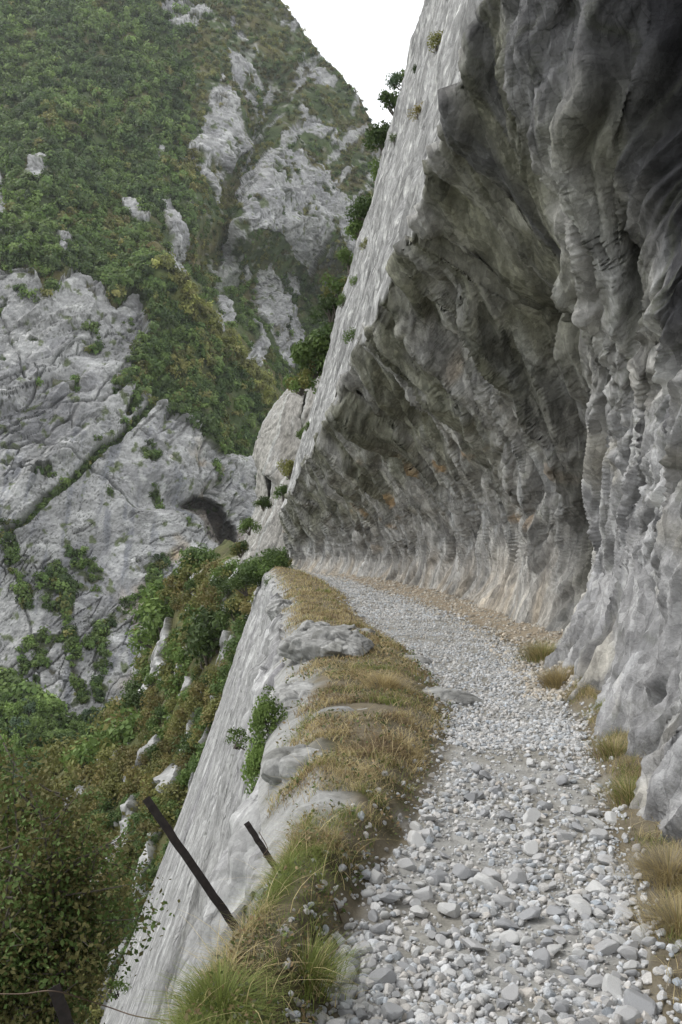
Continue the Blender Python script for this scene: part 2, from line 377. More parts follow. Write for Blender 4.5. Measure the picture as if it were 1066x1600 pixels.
# spread the columns evenly over the folded surface, so that steep flanks get as much detail as flat ones
V1 = B + nrm * dsp[..., None]
Lu = np.linalg.norm(np.diff(V1, axis=0), axis=-1) / np.maximum(V1[:-1, :, 1], 2.5); Lu = Lu + .15 * Lu.mean(0)
Lu = blur1(Lu, 3, 1); Lu = np.concatenate([np.zeros((1, Lu.shape[1])), np.cumsum(Lu, 0)]); NU = 1400
idx = np.stack([np.interp(np.linspace(0, Lu[-1, j], NU), Lu[:, j], np.arange(len(Lu))) for j in range(Lu.shape[1])], 1)
idx = blur1(idx, 3, 1); i0 = np.clip(idx.astype(int), 0, len(Lu) - 2); fr = (idx - i0).astype(np.float32); jj = np.broadcast_to(np.arange(Lu.shape[1])[None, :], idx.shape)
def rs(A_):
    A_ = np.broadcast_to(A_, Yb.shape + A_.shape[2:]) if A_.ndim == 2 else A_
    w_ = fr[..., None] if A_.ndim == 3 else fr
    return A_[i0, jj] * (1 - w_) + A_[i0 + 1, jj] * w_
B, V1, nrm, Q, Qd, warp, dsp, ruff, foot, panel, crev, slabm, wall, tt, arc, lipd, Ur, s2, s3, e1 = [rs(a) for a in (B, V1, nrm, Q, Qd, warp, dsp, ruff, foot, panel, crev, slabm, wall, tt, arc, lipd, Ur, s2, s3, e1)]
Yb, Zb = B[..., 1], B[..., 2]
n1 = grid_normals(V1); n1 *= np.sign((n1 * nrm).sum(-1, keepdims=True))
Q3 = np.stack([Qd[..., 0], Qd[..., 1], dsp * 1.6], -1) + warp * .2
c2 = facet(Q3[..., 0] * 2.6 + Q3[..., 2], Q3[..., 1] * .85, 4, .3); c3 = facet(Q3[..., 0] * 6.5 + 3 * Q3[..., 2], Q3[..., 1] * 2.0, 5, .3); e2 = cells(Q3 * np.array([2.4, .62, 2]) + 25, 1.1)[1]
c4_ = facet(Q3[..., 0] * 17 + 5 * Q3[..., 2], Q3[..., 1] * 5, 6, .3)
du = np.linalg.norm(np.gradient(V1, axis=0), axis=-1); att = np.clip(.05 / np.maximum(du, 1e-4), 0, 1)
d2 = (.17 * c2 + .11 * c3 * att + .04 * c4_ * att ** 2) * ruff + (.02 * c2 + .03 * c3 * att + .014 * c4_ * att) * wall * foot * (1 - .5 * panel)
d2 += slabm * (.09 * s2 + .04 * s3 + .04 * fbm(V1 * 1.5, 3))
V2 = V1 + n1 * d2[..., None]; n2 = grid_normals(V2); n2 *= np.sign((n2 * nrm).sum(-1, keepdims=True))
du = np.linalg.norm(np.gradient(V2, axis=0), axis=-1); att = np.clip(.03 / np.maximum(du, 1e-4), .0, 1)
Vc = V2 + n2 * ((.010 * fbm(V2 * 8, 3) + .005 * fbm(V2 * 25, 2)) * att)[..., None]
# colour of the limestone (its own stains, plus shade painted into recess and crevice)
n_a = fbm(B * .5 + 70, 4); n_b = fbm(Q * np.array([1.2, .15, 1]) + 80, 4); n_c = fbm(Q * np.array([3, .5, 1]) + 88, 4)
tint = np.zeros(B.shape, np.float32) + np.array([.285, .28, .265])
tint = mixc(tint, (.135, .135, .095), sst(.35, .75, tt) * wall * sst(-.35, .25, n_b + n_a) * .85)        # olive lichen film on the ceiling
tint = mixc(tint, (.40, .405, .40), sst(.12, .45, n_c + .4 * n_b) * wall * sst(1., .3, tt) * .8)          # washed pale streaks
tint = mixc(tint, (.37, .315, .24), sst(.3, .02, tt) * sst(13.5, 16, Yb) * sst(-.3, .3, n_b) * .8)       # ochre foot of the wall
tint = mixc(tint, (.36, .24, .12), wall * sst(.42, .6, fbm(B * .8 + 130, 3)) * sst(.2, .4, tt) * sst(.9, .6, tt) * sst(13, 16, Yb) * .8)
near = sst(12.6, 11.5, Yb) * wall
tint = mixc(tint, (.28, .28, .285), near * sst(.62, .3, tt) * .75)
tint = mixc(tint, (.385, .385, .39), near * sst(.05, .4, n_b) * sst(.55, .2, tt) * .8)
tint = mixc(tint, (.36, .34, .29), near * sst(.1, .4, fbm(B * .9 + 99, 3)) * sst(.6, .3, tt) * .7)
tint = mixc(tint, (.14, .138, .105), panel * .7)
tint = mixc(tint, (.19, .19, .20), near * sst(.72, .84, tt + .06 * n_a) * sst(9.2, 8.4, Yb + .5 * n_a) * .8)
tint = mixc(tint, (.035, .035, .04), near * sst(.40, .5, tt + .05 * n_a) * sst(8.0, 7.6, Yb + .3 * n_a) * .95)   # black seepage, with the shade of the high recess painted in
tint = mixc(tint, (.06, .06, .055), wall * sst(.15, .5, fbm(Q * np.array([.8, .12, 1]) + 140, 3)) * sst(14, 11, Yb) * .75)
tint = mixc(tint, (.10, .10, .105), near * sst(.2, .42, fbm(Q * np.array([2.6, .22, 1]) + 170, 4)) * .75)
tint = mixc(tint, (.46, .46, .45), near * sst(.28, .42, fbm(Q * np.array([3.6, .3, 1]) + 190, 4)) * sst(.6, .4, tt) * .7)
tint = mixc(tint, (.07, .068, .055), np.minimum(crev * 1.6, 1) * sst(-.7, .0, n_a) * .9)  # shadow in the crevice, painted into the rock colour
tint = mixc(tint, (.075, .075, .06), wall * sst(.30, .55, n_b) * sst(.1, .3, tt) * .6)
tint = mixc(tint, (.27, .27, .265), slabm)
tint = mixc(tint, (.17, .17, .165), slabm * sst(.0, .5, fbm(Ur * np.array([1.2, .3, 1]) + 7, 4)) * .8)
tint = mixc(tint, (.52, .52, .5), slabm * sst(.34, .5, fbm(Ur * np.array([5, 2.2, 1]) + 17, 2)) * .7)
tint = mixc(tint, (.08, .085, .06), wall * sst(.05, 0, e2) * ruff * .5)
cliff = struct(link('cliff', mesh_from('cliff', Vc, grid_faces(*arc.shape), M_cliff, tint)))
CL_V, CL_N = Vc, nrm
def cliff_at_px(px, py, ymin=3):
    Vc, nrm = CL_V, CL_N; a, b = to_px(np.where(Vc[..., 1:2] < ymin, np.nan, Vc)); d = (a - px) ** 2 + (b - py) ** 2
    d = np.where(d < 60, Vc[..., 1] * .02, 1e9 + np.nan_to_num(d, nan=1e9)); k = np.unravel_index(np.argmin(d), d.shape); return Vc[k].astype(float), nrm[k].astype(float)

# ---- the slab that falls away below the path
Ys = np.concatenate([np.linspace(-8, 1.9, 30), geo(2.0, 44, 640), np.linspace(44.3, 56, 30)])
ds = np.concatenate([np.linspace(-.35, 0, 14)[:-1], 40 * np.linspace(0, 1, 520) ** 1.9])
YS, DS = np.meshgrid(Ys, ds, indexing='ij')
dp = np.maximum(DS, 0)
XS = EDGE(YS) - (.33 * dp + .0022 * dp ** 2) + np.minimum(DS, 0) * -.9 + .9 * sst(0, -.35, DS) * 0
XS = XS + 14 * sst(44, 57, YS) ** 1.2
ZS = ground_z(np.where(DS < 0, XS, EDGE(YS) + .02), YS) * sst(1.2, 0, DS) - dp - .06
Bs = np.stack([XS, YS, ZS], -1).astype(np.float32)
ns = grid_normals(Bs)
if ns[300, 300, 0] > 0: ns = -ns
Us = np.stack([YS * .96 + DS * .15, DS * .96 - YS * .15, 0 * DS], -1).astype(np.float32) + .25 * np.stack([fbm(Bs * .5, 3), fbm(Bs * .5 + 9, 3), 0 * XS], -1)
a1 = facet(Us[..., 0] * 1.0, Us[..., 1] * .22, 21); a2 = facet(Us[..., 0] * 3.4, Us[..., 1] * .7, 22); a3 = facet(Us[..., 0] * 10, Us[..., 1] * 2.4, 23); _, g2 = cells(Us * np.array([3.6, .55, 1]) + 7, .9)
smoothfar = sst(2.2, 6.5, dp + 1.2 * fbm(Bs * .4, 2))
dd = .18 * fbm(Us * np.array([.25, .08, 1]), 2) + .20 * a1 * lerp(1, .4, smoothfar) + .09 * a2 * lerp(1, .2, smoothfar) + .035 * a3 * lerp(1, .3, smoothfar)
lip = sst(-.1, .25, DS) * sst(1.8, .4, DS)
dd += lip * .16 * facet(Bs[..., 1] * .9, DS * 1.6, 24)
dd *= sst(-.2, .05, DS)
dd += .03 * ridged(Us * np.array([1.5, .12, 1]) + 22, 3) * lerp(1, .45, smoothfar) * sst(-.2, .3, DS)
Vs = Bs + ns * dd[..., None]; n2 = grid_normals(Vs); n2 *= np.sign((n2 * ns).sum(-1, keepdims=True))
Vs = Vs + n2 * ((.022 * ridged(Us * np.array([7, .9, 1]) + 3, 3) + .035 * fbm(Vs * np.array([5, 5, 2]), 4) + .006 * fbm(Vs * 20, 2)) * sst(-.2, .05, DS))[..., None]
tint = np.zeros(Bs.shape, np.float32) + np.array([.27, .27, .265])
st = fbm(Us * np.array([1.6, .16, 1]) + 30, 5)
tint = mixc(tint, (.20, .195, .205), sst(.0, .5, st) * .75)
tint = mixc(tint, (.44, .44, .435), sst(.05, .5, fbm(Us * np.array([3.5, .4, 1]) + 50, 4)) * .7)
tint = mixc(tint, (.07, .075, .06), sst(.05, .0, g2) * sst(.1, .4, fbm(Bs * .9 + 5, 3)) * lerp(.8, .3, smoothfar))
lower = struct(link('rock_slab_below_path', mesh_from('rock_slab', Vs, grid_faces(*YS.shape), M_slab, tint)))
lower.name = 'slope'

# ================================================================ THE MOUNTAIN ACROSS THE GORGE
R_POLY = [
 [(-300,420),(-60,450),(0,440),(40,432),(62,455),(80,475),(118,425),(160,440),(178,480),(205,452),(228,470),(222,520),(202,560),(208,628),(250,645),(330,700),(385,712),(405,760),(420,800),(430,930),(300,1010),(230,1140),(170,1150),(100,1140),(40,1080),(0,1060),(-300,1080)],
 [(355,90),(385,95),(412,125),(405,160),(385,165),(362,140)],
 [(345,120),(362,160),(375,200),(385,230),(365,262),(340,322),(325,280),(300,240),(318,200)],
 [(420,235),(480,240),(520,270),(528,330),(500,390),(485,425),(440,370),(385,350),(380,310),(400,270)],
 [(400,425),(420,412),(445,460),(465,520),(460,580),(440,590),(425,545),(402,500)],
 [(380,505),(400,530),(405,578),(388,562)],
 [(460,160),(500,180),(518,225),(480,205)],
 [(240,5),(290,0),(330,30),(290,55),(262,45)],
 [(245,322),(275,335),(283,400),(270,445),(250,395)],
 [(190,315),(230,345),(232,368),(195,340)], [(-20,260),(15,300),(12,350),(-20,390)],
 [(78,372),(108,380),(98,408),(78,402)], [(40,275),(75,240),(78,260),(60,295),(45,290)],
 [(325,440),(350,465),(358,525),(342,520)], [(450,430),(475,430),(470,460),(450,455)],
 [(496,428),(520,432),(530,455),(500,450)], [(418,120),(428,135),(415,180),(395,250),(385,290),(380,280),(402,200)],
 [(530,300),(560,330),(565,410),(540,390),(520,340)], [(470,85),(515,120),(518,140),(480,120)], [(385,410),(392,440),(382,450),(378,420)],
 [(246,225),(258,235),(252,262),(242,250)], [(360,30),(385,45),(390,75),(372,60)],
]
def in_poly(x, y, poly):
    c = np.zeros(np.shape(x), bool); n = len(poly)
    for k in range(n):
        x0, y0 = poly[k]; x1, y1 = poly[(k + 1) % n]
        if y0 == y1: continue
        c ^= ((y0 > y) != (y1 > y)) & (x < (x1 - x0) * (y - y0) / (y1 - y0) + x0)
    return c
def seg_dist(x, y, pts):
    d = np.full(np.shape(x), 1e9)
    for (x0, y0), (x1, y1) in zip(pts[:-1], pts[1:]):
        t = np.clip(((x - x0) * (x1 - x0) + (y - y0) * (y1 - y0)) / ((x1 - x0) ** 2 + (y1 - y0) ** 2), 0, 1)
        d = np.minimum(d, np.hypot(x - x0 - t * (x1 - x0), y - y0 - t * (y1 - y0)))
    return d
GULLY = [[(240,635),(205,668),(150,712),(112,750),(55,800),(-20,862)], [(205,650),(222,600)]]
CRACK = [[(160,490),(120,525),(60,590),(30,640)], [(215,560),(160,610),(140,640),(70,640),(20,625)], [(0,670),(60,690),(130,720),(180,760),(215,790)], [(180,650),(240,690),(300,740),(385,790)], [(322,690),(312,745)], [(0,500),(40,590)], [(0,720),(90,745)], [(30,900),(50,1010),(60,1080)]]
VEGL = [[(88,890),(105,960),(112,1040),(125,1100)], [(262,868),(225,920),(180,968),(135,1010)], [(20,870),(45,950)], [(150,1090),(165,1030),(160,1000)], [(180,620),(200,590)],[(10,830),(20,870)]]
KNOB = [[(120,500),(140,530)],[(150,560),(175,540)]]

def mountain_depth(px, py):
    rows = [-700, -200, 0, 150, 300, 440, 640, 760, 900, 1100, 1300]
    cols = [-400, -100, 100, 230, 330, 430, 520, 700, 950]
    T = np.array([[640,640,640,660,680,700,720,740,760],
                  [500,500,510,520,540,560,580,600,640],
                  [430,430,440,450,465,480,500,540,600],
                  [370,370,375,385,400,420,450,490,560],
                  [300,300,305,320,345,375,410,450,520],
                  [235,240,245,262,300,340,370,420,480],
                  [205,210,216,226,240,300,340,380,430],
                  [195,198,203,210,222,250,300,340,400],
                  [186,188,192,198,204,215,240,300,360],
                  [172,172,175,180,186,195,220,280,330],
                  [150,150,155,160,170,180,200,240,300]], float)
    a = np.interp(py.ravel(), rows, np.arange(len(rows))); i = np.clip(a.astype(int), 0, len(rows) - 2); fa = a - i
    b = np.interp(px.ravel(), cols, np.arange(len(cols))); j = np.clip(b.astype(int), 0, len(cols) - 2); fb = b - j
    d = (T[i, j] * (1 - fb) + T[i, j + 1] * fb) * (1 - fa) + (T[i + 1, j] * (1 - fb) + T[i + 1, j + 1] * fb) * fa
    return d.reshape(px.shape)
skyx = np.array([-400, 0, 200, 300, 425, 455, 480, 505, 530, 552, 575, 600, 640, 700, 800, 950]); skyy = np.array([-700, -480, -300, -170, -8, 25, 62, 92, 122, 150, 182, 228, 300, 380, 500, 620])
npx, npy = 700, 900
pxs = np.linspace(-330, 800, npx); tv = np.linspace(0, 1, npy)
top = np.interp(pxs, skyx, skyy); top = top + 3 * fbm(np.stack([pxs * .02, 0 * pxs, 0 * pxs], -1), 4)
PXM, TV = np.meshgrid(pxs, tv, indexing='ij')
PYM = 1330 + (np.minimum(TV, 1) * (top[:, None] - 1330))
D = mountain_depth(PXM, PYM); D = blur1(blur1(D, 22, 1), 16, 0)
# the bright spur: behind its right-hand edge the gorge side drops back
sp = [(150,150),(200,300),(262,430),(330,505),(385,565),(432,640),(440,760)]
spx = np.interp(PYM, [p[1] for p in sp], [p[0] for p in sp]) + 10 * fbm(np.stack([PXM * 0, PYM * .02, PXM * 0], -1), 3)
D += 55 * sst(0, 26, PXM - spx) * sst(340, 470, PYM) * sst(760, 690, PYM) * sst(620, 500, PXM)
D -= 14 * np.exp(-((PXM - spx) / 45) ** 2) * sst(300, 450, PYM) * sst(760, 690, PYM)
sp2 = np.interp(PYM, [120, 300, 440], [100, 60, 20])
D -= 18 * np.exp(-((PXM - sp2) / 60) ** 2) * sst(60, 200, PYM) * sst(450, 380, PYM)
gul = np.interp(PYM, [100, 200, 330, 440], [430, 405, 350, 330]); D += 22 * np.exp(-((PXM - gul) / 30) ** 2) * sst(60, 200, PYM) * sst(460, 380, PYM)
B = PX(PXM, PYM, D).astype(np.float32)
nm = grid_normals(B); 
if nm[350, 450, 1] > 0: nm = -nm
wx = 16 * fbm(B * .03, 4) + 7 * fbm(B * .12, 3); wy = 16 * fbm(B * .03 + 40, 4) + 7 * fbm(B * .12 + 40, 3)
rock = np.zeros(PXM.shape, np.float32)
for p in R_POLY: rock = np.maximum(rock, in_poly(PXM + wx, PYM + wy, p))
bigface = in_poly(PXM + wx * .6, PYM + wy * .6, R_POLY[0])
lx = PXM + wx * .7; ly = PYM + wy * .7
gv = np.minimum.reduce([seg_dist(lx, ly, p) for p in GULLY]); cr = np.minimum.reduce([seg_dist(lx, ly, p) for p in CRACK]); vl = np.minimum.reduce([seg_dist(PXM + wx * .9, PYM + wy * .9, p) for p in VEGL])
# bedding coordinates: strata run from upper right to lower left in the face
ca, sa = math.cos(math.radians(48)), math.sin(math.radians(48))
bx = B[..., 0] * ca + B[..., 2] * sa; bz = -B[..., 0] * sa + B[..., 2] * ca
W = np.stack([fbm(B * .05, 3), fbm(B * .05 + 7, 3), fbm(B * .05 + 3, 3)], -1) * 4
Qm = np.stack([bx, bz, B[..., 1] * .3], -1) + W
_, e2 = cells(Qm * np.array([.10, .34, .2]) + 8, 1)
c1 = facet(Qm[..., 0] * .035, Qm[..., 1] * .085, 41, .3); c2 = facet(Qm[..., 0] * .12, Qm[..., 1] * .30, 42, .3); c3 = facet(Qm[..., 0] * .38, Qm[..., 1] * .9, 43, .3)
vegn = fbm(B * .09 + 60, 4) + .35 * fbm(B * .4 + 6, 2)
patch = sst(.40, .46, vegn)
hi = sst(420, 300, PYM)
rock = rock * (1 - patch * lerp(.75, 1., hi)) * (1 - sst(7, 3, gv)) * (1 - sst(11, 3, vl) * sst(-.25, .1, vegn))
rock = rock * (1 - sst(.2, .34, vegn) * hi * .9)
rb = np.stack([B[..., 0] * .8 - B[..., 2] * .42, B[..., 0] * .42 + B[..., 2] * .8, B[..., 1] * .2], -1)
extra = sst(.24, .34, fbm(rb * np.array([.11, .028, .05]) + 90, 5) + .25 * fbm(B * .25 + 4, 2)) * sst(380, 460, PXM + .3 * PYM) * sst(520, 380, PYM) * .9
rock = np.maximum(rock, extra * (PXM > 250))
dm = 5.0 * fbm(B * .03 + 20, 4) * (1 - bigface) + rock * (3.0 * c1 + 1.3 * c2 + .5 * c3) * (1 - .65 * bigface * sst(0, 30, PYM - np.interp(PXM, [-300, 0, 235, 420], [1000, 850, 650, 790]))) + rock * 2.0 * fbm(B * .02 + 9, 2) + 2.2 * ridged(B * .03, 2) * (1 - bigface)
emask = sst(-.05, .3, fbm(B * .045 + 66, 3))
dm -= rock * .9 * sst(.05, 0, e2) * emask
stra = sst(.80, .97, ridged(Qm * np.array([.018, .17, .1]) + 31, 2)) * sst(-.25, .2, fbm(B * .03 + 15, 2))
dm -= rock * .8 * stra
dm -= (.9 * sst(3.0, 0, cr) + 1.5 * sst(9, 1, gv)) * (1 + .8 * fbm(B * .15 + 70, 3))
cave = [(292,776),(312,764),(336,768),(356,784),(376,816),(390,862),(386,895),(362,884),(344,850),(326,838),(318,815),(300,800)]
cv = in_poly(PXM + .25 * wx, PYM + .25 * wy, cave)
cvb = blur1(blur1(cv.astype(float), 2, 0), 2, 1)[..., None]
B = B * (1 + cvb * .05).astype(np.float32) - cvb.astype(np.float32) * np.array([0, 0, EYE * .05], np.float32)
arch = sst(0, 34, seg_dist(PXM, PYM, [(225,770),(290,775),(335,770),(385,860)]))
dm -= 5 * (1 - arch) * (PYM > 700)
dm += .3 * fbm(B * .5, 3)
V1 = B + nm * dm[..., None]
bx1 = V1[..., 0] * ca + V1[..., 2] * sa; bz1 = -V1[..., 0] * sa + V1[..., 2] * ca
Q1 = np.stack([bx1, bz1, V1[..., 1] * .7], -1) + W
_, e4 = cells(Q1 * np.array([.35, 1.3, .8]) + 3, 1.1); c4 = facet(Q1[..., 0] * .9, Q1[..., 1] * 1.9, 44)
Vm = V1 + nm * (rock * (.22 * c4 - .2 * sst(.08, 0, e4) + .12 * fbm(V1 * .3, 4)))[..., None]
tint = np.zeros(B.shape, np.float32) + np.array([.29, .29, .285])
na = fbm(Qm * np.array([.06, .1, .1]) + 3, 4)
tint = mixc(tint, (.20, .20, .205), sst(-.1, .35, na) * .75)
strk = fbm(B * np.array([.45, .1, .03]) + 30, 4)
tint = mixc(tint, (.15, .155, .17), bigface * sst(.05, .45, strk) * sst(640, 700, PYM) * .8)
tint = mixc(tint, (.42, .42, .41), sst(.15, .5, fbm(B * .3 + 77, 4)) * .6)
tint = mixc(tint, (.40, .31, .20), bigface * sst(.2, .5, fbm(B * .06 + 55, 4)) * sst(150, 260, PXM) * sst(680, 720, PYM) * .8)
tint = mixc(tint, (.30, .22, .14), sst(0.,.3,strk)*(1 - sst(0, 30, seg_dist(PXM, PYM, [(335,770),(385,850)]))) * .6)
tint = mixc(tint, (.12, .105, .09), cvb[..., 0] * .9)  # darkness inside the cave, painted onto its rock
tint = mixc(tint, (.16, .16, .17), (1 - sst(14, 45, seg_dist(PXM, PYM, [(10,660),(70,665),(90,640)]))) * bigface * .7)
tint = mixc(tint, (.07, .075, .07), sst(.04, 0, e2) * emask * .8)
tint = mixc(tint, (.10, .105, .09), sst(.07, 0, e4) * sst(-.1, .3, fbm(B * .07 + 8, 3)) * .9)
tint = mixc(tint, (.09, .11, .05), sst(.30, .42, fbm(B * np.array([.35, .35, .35]) + 21, 4)) * .9)
tint = mixc(tint, (.10, .10, .095), stra * .6)
tint = mixc(tint, (.06, .065, .06), sst(1.8, .6, cr) * sst(-.2, .2, fbm(B * .08 + 2, 3)) * .8)
vg = np.zeros(B.shape, np.float32) + np.array([.05, .07, .025])
vg = mixc(vg, (.20, .20, .17), sst(.25, .4, fbm(B * .25 + 44, 4)) * (PXM > 280) * (PYM < 450) * .8)
vg = mixc(vg, (.10, .085, .035), sst(-.1, .4, fbm(B * .05 + 12, 4)) * .8)
vg = mixc(vg, (.10, .11, .03), np.exp(-((PXM - spx + 12) / 25) ** 2) * sst(420, 470, PYM) * sst(660, 600, PYM))
tint = mixc(vg, (0, 0, 0), 0 * rock) * (1 - rock[..., None]) + tint * rock[..., None]
mount = struct(link('mountain', mesh_from('mountain', Vm, grid_faces(npx, npy), M_mount, tint, False)))
MROCK = rock

# ---- the far side of the skyline and the gorge floor, so that the ground is one closed land
gy = np.linspace(-200, 800, 120); gx = np.linspace(-700, 500, 140)
GX, GY = np.meshgrid(gx, gy, indexing='ij')
GZ = -52 - .1 * np.abs(GX + 60) + 6 * fbm(np.stack([GX, GY, 0 * GX], -1) * .01, 4) + .05 * np.maximum(GX, 0)
valley = np.stack([GX, GY, GZ], -1)
tint = np.zeros(valley.shape, np.float32) + np.array([.05, .065, .025])
struct(link('terrain', mesh_from('terrain', valley, grid_faces(*GX.shape), M_mount, tint)))

# ================================================================ FOLIAGE BUILDERS
def leaf_quads(Cn, size, seed, up=.35, outward=None, aspect=.55, ow=1.2):
    """one small rhombic leaf per centre"""
    r = np.random.default_rng(seed); n = len(Cn)
    nv = r.normal(size=(n, 3)); nv[:, 2] += up
    if outward is not None: nv += outward * ow
    nv /= np.linalg.norm(nv, axis=1)[:, None]
    a = np.cross(nv, r.normal(size=(n, 3))); a /= np.linalg.norm(a, axis=1)[:, None] + 1e-9
    b = np.cross(nv, a); s = (np.broadcast_to(size, n) * r.uniform(.6, 1.4, n))[:, None]
    V = np.stack([Cn - a * s, Cn + b * s * aspect, Cn + a * s, Cn - b * s * aspect], 1).reshape(-1, 3)
    return V, np.arange(4 * n).reshape(n, 4)

def crown_points(n, rad, seed, clumps=14, spread=.34, flat=0):
    r = np.random.default_rng(seed)
    d = r.normal(size=(clumps, 3)); d /= np.linalg.norm(d, axis=1)[:, None]; d[:, 2] = np.abs(d[:, 2]) * 1.0 - .35 * r.random(clumps)
    cc = d * r.uniform(.45, .85, clumps)[:, None]
    k = r.integers(0, clumps, n); e = r.normal(size=(n, 3)); e /= np.linalg.norm(e, axis=1)[:, None]
    rr = spread * r.random(n) ** .45 * r.uniform(.7, 1.25, clumps)[k]
    p = cc[k] + e * rr[:, None]
    return p * rad, e, k

PAL = {'green': ((.085, .145, .035), (.14, .20, .055)), 'dark': ((.05, .09, .028), (.09, .135, .04)), 'bright': ((.13, .21, .05), (.20, .28, .08)),
       'olive': ((.135, .155, .045), (.21, .20, .065)), 'rust': ((.15, .14, .05), (.22, .18, .065)), 'blue': ((.07, .12, .07), (.11, .16, .09)),
       'brown': ((.085, .085, .027), (.14, .13, .045)), 'yellow': ((.19, .21, .05), (.28, .29, .085))}
def leaf_tint(n, k, pal, seed, nk):
    r = np.random.default_rng(seed); a, b = PAL[pal]
    t = np.clip(.5 * r.random(nk)[k] + .5 * r.random(n), 0, 1)[:, None]
    c = np.array(a) * (1 - t) + np.array(b) * t
    return np.repeat(c, 4, 0)

# ---- the woods on the mountain: one mass of crowns nobody could count
r = np.random.default_rng(3)
protos = []
for k in range(8):
    p, e, kk = crown_points(130, np.array([1, 1, 1.0]), 100 + k, 6, .5)
    protos.append(leaf_quads(p, .17, 200 + k, .6, p * 3.2, .8, 1.0))
VV, FF, TT = [], [], []; base = 0
def wood(px, py, size, palette, zoff=.25, jit=.25):
    """grow a crown at mesh vertex nearest to px, py of the mountain"""
    global base
    i = int(np.clip(round((px + 330) / 1130 * (npx - 1)), 0, npx - 1)); t = (py - 1330) / (top[i] - 1330)
    if not 0 <= t <= 1: return
    j = int(round(t * (npy - 1)))
    c = Vm[i, j].astype(float)
    V, Fq = protos[r.integers(8)]; s = size * r.uniform(.7, 1.3); an = r.uniform(0, 6.28); ca_, sa_ = math.cos(an), math.sin(an)
    R = np.array([[ca_, -sa_, 0], [sa_, ca_, 0], [0, 0, r.uniform(.85, 1.35)]])
    VV.append(V @ R.T * s + c + [0, -size * .3, s * zoff]); FF.append(Fq + base); base += len(V)
    a, b = PAL[palette]; q_ = r.random(); cc = (np.array(a) * (1 - q_) + np.array(b) * q_) * r.uniform(.6, 1.35)
    tn = cc * (1 + .25 * r.uniform(-1, 1, (len(Fq), 1)))
    TT.append(np.repeat(tn, 4, 0))
NZ = lambda x, y, s, o: float(fbm(np.array([[x * s, y * s, o]]), 3)[0])
cnt = 0
cand = np.stack([r.uniform(-320, 700, 32000), r.uniform(-260, 1300, 32000)], -1)
ci = np.clip(((cand[:, 0] + 330) / 1130 * (npx - 1)).round().astype(int), 0, npx - 1); ct = (cand[:, 1] - 1330) / (top[ci] - 1330)
okm = (ct >= 0) & (ct <= 1.0); cj = np.clip((ct * (npy - 1)).round().astype(int), 0, npy - 1)
rk = MROCK[ci, cj]; fz = fbm(np.stack([cand[:, 0] * .012, cand[:, 1] * .012, 0 * cand[:, 0]], -1), 3); fz2 = fbm(np.stack([cand[:, 0] * .03, cand[:, 1] * .03, 0 * cand[:, 0] + 5], -1), 3)
order = np.argsort(cand[:, 1])
for k in order:
    x, y = cand[k]
    if not okm[k] or rk[k] > .35: continue
    inface = R_POLY[0] and in_poly(np.array(x), np.array(y), R_POLY[0])
    spd = x - np.interp(y, [p[1] for p in sp], [p[0] for p in sp])
    if y > 900 and inface: size = 1.3
    elif inface: size = 1.2
    else: size = np.interp(y, [-200, 200, 420, 640, 1050, 1300], [3.2, 2.5, 2.0, 1.65, 2.3, 2.6])
    right_hi = x > 300 and y < 430
    if right_hi: size *= .58
    u = fz[k] + .5 * fz2[k] + r.normal() * .22
    if y > 1030: pal = 'bright' if u > .25 else 'green' if u > -.3 else 'dark'
    elif inface: pal = 'green' if u > -.1 else 'dark'
    elif -30 < spd < 4 and 430 < y < 640: pal = 'yellow' if r.random() < .55 else 'olive'
    elif right_hi: pal = 'olive' if u > .0 else 'green' if u > -.15 else 'dark' if u > -.4 else 'brown'
    elif y > 180 and y < 520 and x < 330: pal = 'rust' if u > .95 else 'olive' if u > .5 else 'green' if u > -.12 else 'dark'
    elif y >= 520 and x < 460: pal = 'rust' if u > 1.0 else 'olive' if u > .25 else 'green' if u > -.3 else 'dark'
    else: pal = 'bright' if u > .55 else 'olive' if u > .47 else 'green' if u > -.15 else 'dark'
    wood(x, y, size, pal); cnt += 1
for pl_, sz_, n_ in [(p, 1.15, 46) for p in GULLY] + [(p, 1.2, 34) for p in VEGL] + [([(0,850),(60,800)], 1.0, 14), ([(195,225),(60,600)], .0, 0), ([(85,905),(110,935),(100,960)], 1.6, 16), ([(135,520),(160,545),(140,560)], 1.5, 12), ([(200,500),(225,560),(205,600)], 1.3, 16), ([(30,460),(60,475)], 1.3, 8), ([(240,905),(235,960),(215,1000)], 1.3, 18)]:
    pl_ = np.array(pl_, float)
    for _ in range(n_):
        a_ = r.random() * (len(pl_) - 1); i_ = int(a_); c_ = lerp(pl_[i_], pl_[i_ + 1], a_ - i_) + r.normal(size=2) * 3.5
        wood(c_[0], c_[1], sz_ * r.uniform(.6, 1.2), 'green' if r.random() < .6 else 'dark' if r.random() < .6 else 'olive')
wo_ = link('forest', mesh_from('forest', np.concatenate(VV), np.concatenate(FF), M_forest, np.concatenate(TT), False)); stuff(wo_)

